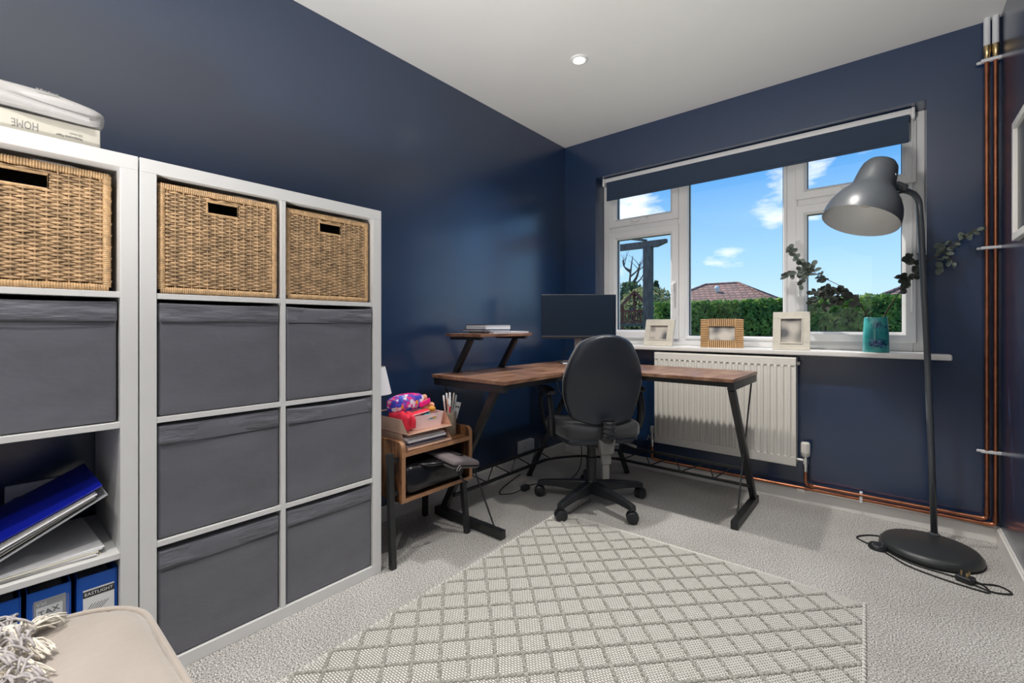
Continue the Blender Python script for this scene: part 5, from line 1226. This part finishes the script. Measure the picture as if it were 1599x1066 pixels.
eucalyptus('tall sage eucalyptus branch leaning left across the window mullion', [v0+Vector((0.004, 0.004, 0)), vc+Vector((-0.034, 0.004, 0.187)), (1.80, 2.972, 1.190), (1.69, 2.965, 1.270), (1.60, 2.955, 1.355), (1.545, 2.95, 1.435)], 'leaf_sage', 0.95, 1.5, 150, 0.52, ((0.6, (1.52, 2.94, 1.275), (0, 0, 0.03)), (0.72, (1.60, 2.95, 1.225), (0, 0, 0.02)), (0.66, (1.63, 2.955, 1.34), (0, 0, 0.02))))
eucalyptus('dark eucalyptus branch leaning right behind the lamp pole', [v1, vc+Vector((0.034, 0.0, 0.185)), (2.02, 2.955, 1.165), (2.075, 2.945, 1.255), (2.10, 2.94, 1.33)], 'leaf', 0.85, 1.6, 170, 0.50, ((0.7, (2.02, 2.935, 1.225), (0, 0, 0.01)), (0.75, (2.105, 2.93, 1.245), (0, 0, 0.0)), (0.85, (2.05, 2.94, 1.33), (0, 0, 0))))
eucalyptus('long grey eucalyptus branch reaching right over the navy wall', [v1+Vector((0.003, 0.003, 0)), vc+Vector((0.036, 0.006, 0.186)), (2.06, 2.965, 1.230), (2.15, 2.960, 1.335), (2.22, 2.955, 1.390), (2.29, 2.95, 1.440)], 'leaf_sage', 0.8, 1.35, 120, 0.58, ((0.66, (2.215, 2.945, 1.285), (0, 0, 0.01)), (0.72, (2.165, 2.95, 1.375), (0, 0, 0.01)), (0.62, (2.155, 2.945, 1.265), (0, 0, 0.0))))

# picture on the right wall
t = thing('wall_picture', 'white framed dark picture on the right wall cut by the edge', 'picture', (W_-0.012, 2.40, 1.33))
for (y0, y1, z0, z1) in ((2.18, 2.617, 1.33, 1.358), (2.18, 2.617, 1.762, 1.79), (2.18, 2.208, 1.358, 1.762), (2.589, 2.617, 1.358, 1.762)):
    wobj('frame_bar', MB().box(W_-0.022, W_-0.001, y0, y1, z0, z1), 'gloss_white', t, bevel=0.002)
wobj('print', MB().box(W_-0.010, W_-0.007, 2.208, 2.589, 1.358, 1.762), 'print_dark', t)

# ------------------------------------------------------------------ rug
RW, RL = 1.28, 2.0
t = thing('woven_rug', 'white flat-woven rug with grey diamond trellis on the carpet', 'rug', (1.912, 2.052, 0.0), (0, 0, R(2)))
obj('ground_weave', MB().box(-RW, 0, -RL, 0, 0.0005, 0.008), 'rug_weave', t, bevel=0.003)
bead = MB().sphere((0, 0, 0), 1.0, 6, 4)
def bead_row(pts, ang, lw=(0.0122, 0.0066, 0.0048), zz=0.0088, tw=0.25):
    mb = MB()
    for i, (x, y) in enumerate(pts):
        mtx = Matrix.Translation((x, y, zz)) @ Matrix.Rotation(ang+tw, 4, 'Z') @ Matrix.Diagonal((*lw, 1)); mb.add(bead.v, bead.f, mtx)
    return mb
S = 0.1164; m0 = 0.026; x_lo, x_hi, y_lo, y_hi = -RW+0.004, -0.004, -RL+0.026, -m0
for fam in (1, -1):
    ks = range(-18, 32)
    for k in ks:
        pts = []; c = k*S
        s_ = -0.5
        n_ = int(3.4/0.0182); 
        for i in range(n_):
            q = i*0.0182/math.sqrt(2)
            y = y_hi - q; x = -c - fam*q if fam == 1 else -c + q
            if x_lo <= x <= x_hi and y_lo <= y <= y_hi: pts.append((x, y))
        if len(pts) < 3: continue
        o = obj('grey_cord', bead_row(pts, R(45) if fam == 1 else R(-45), tw=0.30 if fam == 1 else -0.30), 'rug_cord', t, smooth='full')
for x in (-RW, 0):
    o = obj('edge_binding', bead_row([(x, -0.006-i*0.020) for i in range(int(RL/0.020))], R(90), (0.0085, 0.0062, 0.0055), 0.006, 0.5), 'rug_edge', t, smooth='full')
for y in (0, -RL):
    obj('end_hem', MB().tube([(-RW, y-0.004 if y == 0 else y+0.004, 0.0055), (0, y-0.004 if y == 0 else y+0.004, 0.0055)], 0.0055, 8), 'rug_edge', t, smooth='full')

# ------------------------------------------------------------------ garden outside
GZ = -0.15
struct(obj('lawn', MB().box(-60, 60, B_+0.3, 90, GZ-0.1, GZ), 'grass'), 'green lawn outside the window', 'lawn')
def leaf_cloud(N, sampler, size, seed):
    rnd = random.Random(seed); vs = []; fs = []
    for i in range(N):
        p, nrm = sampler(rnd); p = Vector(p); n_ = (Vector(nrm)+Vector((rnd.uniform(-1, 1), rnd.uniform(-1, 1), rnd.uniform(-1, 1)))*0.9).normalized()
        a = n_.orthogonal().normalized(); b_ = n_.cross(a); th = rnd.uniform(0, 6.28); u = a*math.cos(th)+b_*math.sin(th); w = n_.cross(u)
        s_ = size*rnd.uniform(0.6, 1.3); k = len(vs)
        vs += [p-u*s_, p+w*s_*0.5, p+u*s_, p-w*s_*0.5]; fs.append((k, k+1, k+2, k+3))
    return MB().add(vs, fs)
def hedge(label, x0, x1, y0, y1, zt, N, seed, size=0.045, mat='hedge_leaf'):
    t = thing('garden_hedge', label, 'hedge', ((x0+x1)/2, (y0+y1)/2, GZ))
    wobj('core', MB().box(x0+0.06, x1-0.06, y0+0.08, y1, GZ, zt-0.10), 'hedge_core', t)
    def smp(r):
        if r.random() < 0.68:
            x = r.uniform(x0, x1); z = GZ+(zt-GZ)*r.random()**0.8; y = y0+0.06*mnoise.noise(Vector((x*2.2, z*3, seed)))+r.uniform(-0.03, 0.07); return (x, y, z), (0, -1, 0.25)
        x = r.uniform(x0, x1); y = r.uniform(y0-0.02, y1); return (x, y, zt-0.04+0.06*mnoise.noise(Vector((x*2.5, y*2.5, seed)))+r.uniform(-0.03, 0.03)), (0, -0.2, 1)
    o = wobj('foliage', leaf_cloud(N, smp, size, seed), mat, t); o['kind'] = 'stuff'
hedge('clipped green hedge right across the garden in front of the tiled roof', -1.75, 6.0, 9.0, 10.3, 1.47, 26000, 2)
hedge('distant rough hedge behind the wooden playhouse', -16, -3.2, 23.5, 25, 1.9, 9000, 5, 0.11, 'fir_leaf')

# pergola
t = thing('garden_pergola', 'weathered grey timber pergola post and beam outside the left pane', 'pergola', (-0.33, 5.4, GZ))
wobj('post', MB().box(-0.385, -0.285, 5.36, 5.46, GZ, 1.98), 'timber_grey', t, bevel=0.004)
wobj('beam', MB().prism([(-2.6, 1.97), (-0.22, 1.97), (-0.10, 2.01), (-0.10, 2.05), (-2.6, 2.05)], -0.03, 0.03, Matrix(((1,0,0,0),(0,0,-1,5.41),(0,1,0,0),(0,0,0,1)))), 'timber_grey', t)
wobj('rafter', MB().bar((-0.35, 5.40, 2.06), (-0.60, 4.95, 2.07), 0.02, 0.025), 'timber_grey', t)
wobj('post', MB().box(-2.55, -2.45, 5.36, 5.46, GZ, 1.98), 'timber_grey', t, bevel=0.004)

# playhouse on a platform
pc = Vector((-5.05, 15.2, 0)); ux = Vector((0.90, 0.43, 0)).normalized(); uy = Vector((-ux.y, ux.x, 0))
t = thing('wooden_playhouse', 'red-brown wooden playhouse with gabled roof and slatted railing', 'playhouse', (pc.x, pc.y, GZ))
def PP(a, b_, z): return pc + ux*a + uy*b_ + Vector((0, 0, z))
for a in (-0.42, 0.42):
    for b_ in (0, 0.9): wobj('post', MB().bar(PP(a, b_, GZ), PP(a, b_, 1.70), 0.07), 'timber_red', t)
wobj('post', MB().bar(PP(0.0, 0, 1.1), PP(0.0, 0, 2.15), 0.07), 'timber_red', t)
wobj('platform', MB().bar(PP(-0.52, 0.45, 1.02), PP(0.52, 0.45, 1.02), 1.0, 0.10), 'timber_grey', t)
wobj('rail', MB().bar(PP(-0.50, -0.02, 1.52), PP(0.50, -0.02, 1.52), 0.05, 0.07), 'timber_red', t); wobj('rail', MB().bar(PP(-0.50, -0.02, 1.12), PP(0.50, -0.02, 1.12), 0.05, 0.06), 'timber_red', t)
sl0 = None
for k in range(9):
    a = -0.42+k*0.105; wobj('slat', MB().bar(PP(a, -0.03, 1.12), PP(a, -0.03, 1.52), 0.05, 0.02, up=uy), 'timber_red', t)
for s in (-1, 1):
    wobj('roof_panel', MB().bar(PP(s*0.52, 0.40, 1.66), PP(0, 0.40, 2.22), 1.15, 0.03, up=(0, 0, 1)), 'felt_roof', t)
    wobj('barge_board', MB().bar(PP(s*0.54, -0.18, 1.60), PP(0, -0.18, 2.20), 0.03, 0.09), 'timber_red', t)
wobj('blue_panel', MB().bar(PP(-0.2, 0.7, 1.52), PP(0.12, 0.7, 1.70), 0.30, 0.04), 'slide_blue', t)

# trees
def tree(label, base, h, seed, crown, mat, N, size, branches=7, spread=0.9):
    rnd = random.Random(seed); t = thing('garden_tree', label, 'tree', base, group='trees beyond the garden'); b0 = Vector(base)
    mb = MB().tube(bez([b0, b0+Vector((0.1, 0, h*0.35)), b0+Vector((-0.05, 0.05, h*0.7)), b0+Vector((0.12, 0, h))], 6), [0.13-0.115*i/18 for i in range(19)], 7); wobj('trunk', mb, 'bark', t, smooth='full')
    for k in range(branches):
        f = rnd.uniform(0.3, 0.85); a = rnd.uniform(0, 6.28); L = h*spread*(1-f)*0.55+0.4; p = b0+Vector((0, 0, h*f)); e = p+Vector((math.cos(a)*L*0.6, math.sin(a)*L*0.6, L*0.75))
        mid = (p+e)/2+Vector((math.cos(a)*0.12, math.sin(a)*0.12, -0.05)); br = wobj('branch', MB().tube(bez([p, mid, e], 5), [0.05-0.004*i for i in range(11)], 6), 'bark', t, smooth='full')
        for q in range(2):
            s2 = mid.lerp(e, rnd.uniform(0.2, 0.8)); e2 = s2+Vector((rnd.uniform(-0.4, 0.4), rnd.uniform(-0.4, 0.4), rnd.uniform(0.3, 0.7)))
            wobj('twig', MB().tube([s2, (s2+e2)/2+Vector((0.04, 0, 0)), e2], [0.018, 0.012, 0.006], 5), 'bark', br, smooth='full')
    if N: o = wobj('foliage', leaf_cloud(N, lambda r: crown(r, b0), size, seed), mat, t); o['kind'] = 'stuff'
def crown_low(r, b0):
    a = r.uniform(0, 6.28); z = r.uniform(0.8, 3.1); rad = 1.5*(1-abs(z-1.6)/2.4)*math.sqrt(r.random()); rad *= 0.7+0.6*mnoise.noise(Vector((math.cos(a)*2, math.sin(a)*2, z*2.5)))
    return tuple(b0+Vector((math.cos(a)*rad, math.sin(a)*rad, z))), (math.cos(a), math.sin(a), 0.5)
def crown_cone(r, b0):
    a = r.uniform(0, 6.28); f = r.random(); z = 0.3+3.1*f; rad = 0.95*(1-f)*math.sqrt(r.random())+0.05
    return tuple(b0+Vector((math.cos(a)*rad, math.sin(a)*rad, z))), (math.cos(a), math.sin(a), 0.3)
def crown_round(r, b0):
    a = r.uniform(0, 6.28); z = r.uniform(-1, 1); rad = math.sqrt(1-z*z)*1.3*(0.75+0.35*r.random())
    return tuple(b0+Vector((math.cos(a)*rad, math.sin(a)*rad, 1.6+z*1.2))), (math.cos(a), math.sin(a), z)
tree('tall half-bare tree rising behind the wooden playhouse', (-7.1, 19.2, GZ), 4.3, 3, crown_low, 'fir_leaf', 3600, 0.085, 9)
tree('pointed dark conifer right of the pergola post', (-7.2, 22.4, GZ), 2.6, 8, crown_cone, 'fir_leaf', 3500, 0.085, 3)
tree('pale bushy tree between the playhouse and the pergola post', (-5.9, 18.4, GZ), 1.9, 12, crown_round, 'pale_leaf', 2200, 0.09, 4)
tree('dark bushy tree at the far left behind the playhouse', (-8.9, 19.6, GZ), 2.4, 14, crown_round, 'fir_leaf', 3000, 0.10, 4)

# houses
def hip_house(label, x0, x1, y0, y1, ez, rx0, rx1, rz, group='tiled bungalows beyond the hedge'):
    t = thing('neighbour_house', label, 'house', ((x0+x1)/2, (y0+y1)/2, GZ), group=group); ym = (y0+y1)/2; ov = 0.35
    wobj('wall', MB().box(x0+ov, x1-ov, y0+ov, y1-ov, GZ, ez-0.05), 'render_wall', t)
    vs = [(x0, y0, ez), (x1, y0, ez), (x1, y1, ez), (x0, y1, ez), (rx0, ym, rz), (rx1, ym, rz), (x0, y0, ez-0.12), (x1, y0, ez-0.12), (x1, y1, ez-0.12), (x0, y1, ez-0.12)]
    rf = wobj('roof', MB().add(vs, [(0, 1, 5, 4), (1, 2, 5), (2, 3, 4, 5), (3, 0, 4), (9, 8, 7, 6), (0, 6, 7, 1), (1, 7, 8, 2), (2, 8, 9, 3), (3, 9, 6, 0)]), 'roof_tile', t)
    mb = MB()
    for a, b_ in ((vs[4], vs[5]), (vs[0], vs[4]), (vs[1], vs[5]), (vs[2], vs[5]), (vs[3], vs[4])): mb.tube([Vector(a)+Vector((0, 0, 0.02)), Vector(b_)+Vector((0, 0, 0.02))], 0.07, 6)
    wobj('ridge_tiles', mb, 'roof_tile', rf)
    return t, rf
h1, rf1 = hip_house('red-brown tiled bungalow with hipped roof beyond the hedge', -9.4, -2.5, 27.0, 33.6, 2.22, -7.15, -5.25, 3.62)
wobj('flue_cowl', MB().tube([(-6.05, 28.9, 3.0), (-6.05, 28.8, 3.20)], 0.11, 12).sphere((-6.05, 28.8, 3.24), 0.15, 12, 8), 'cowl_white', rf1, smooth='full')
hip_house('red-brown tiled roof showing low at the right of the vase', 1.0, 9.5, 27.0, 33.6, 2.1, 4.2, 6.5, 3.75)
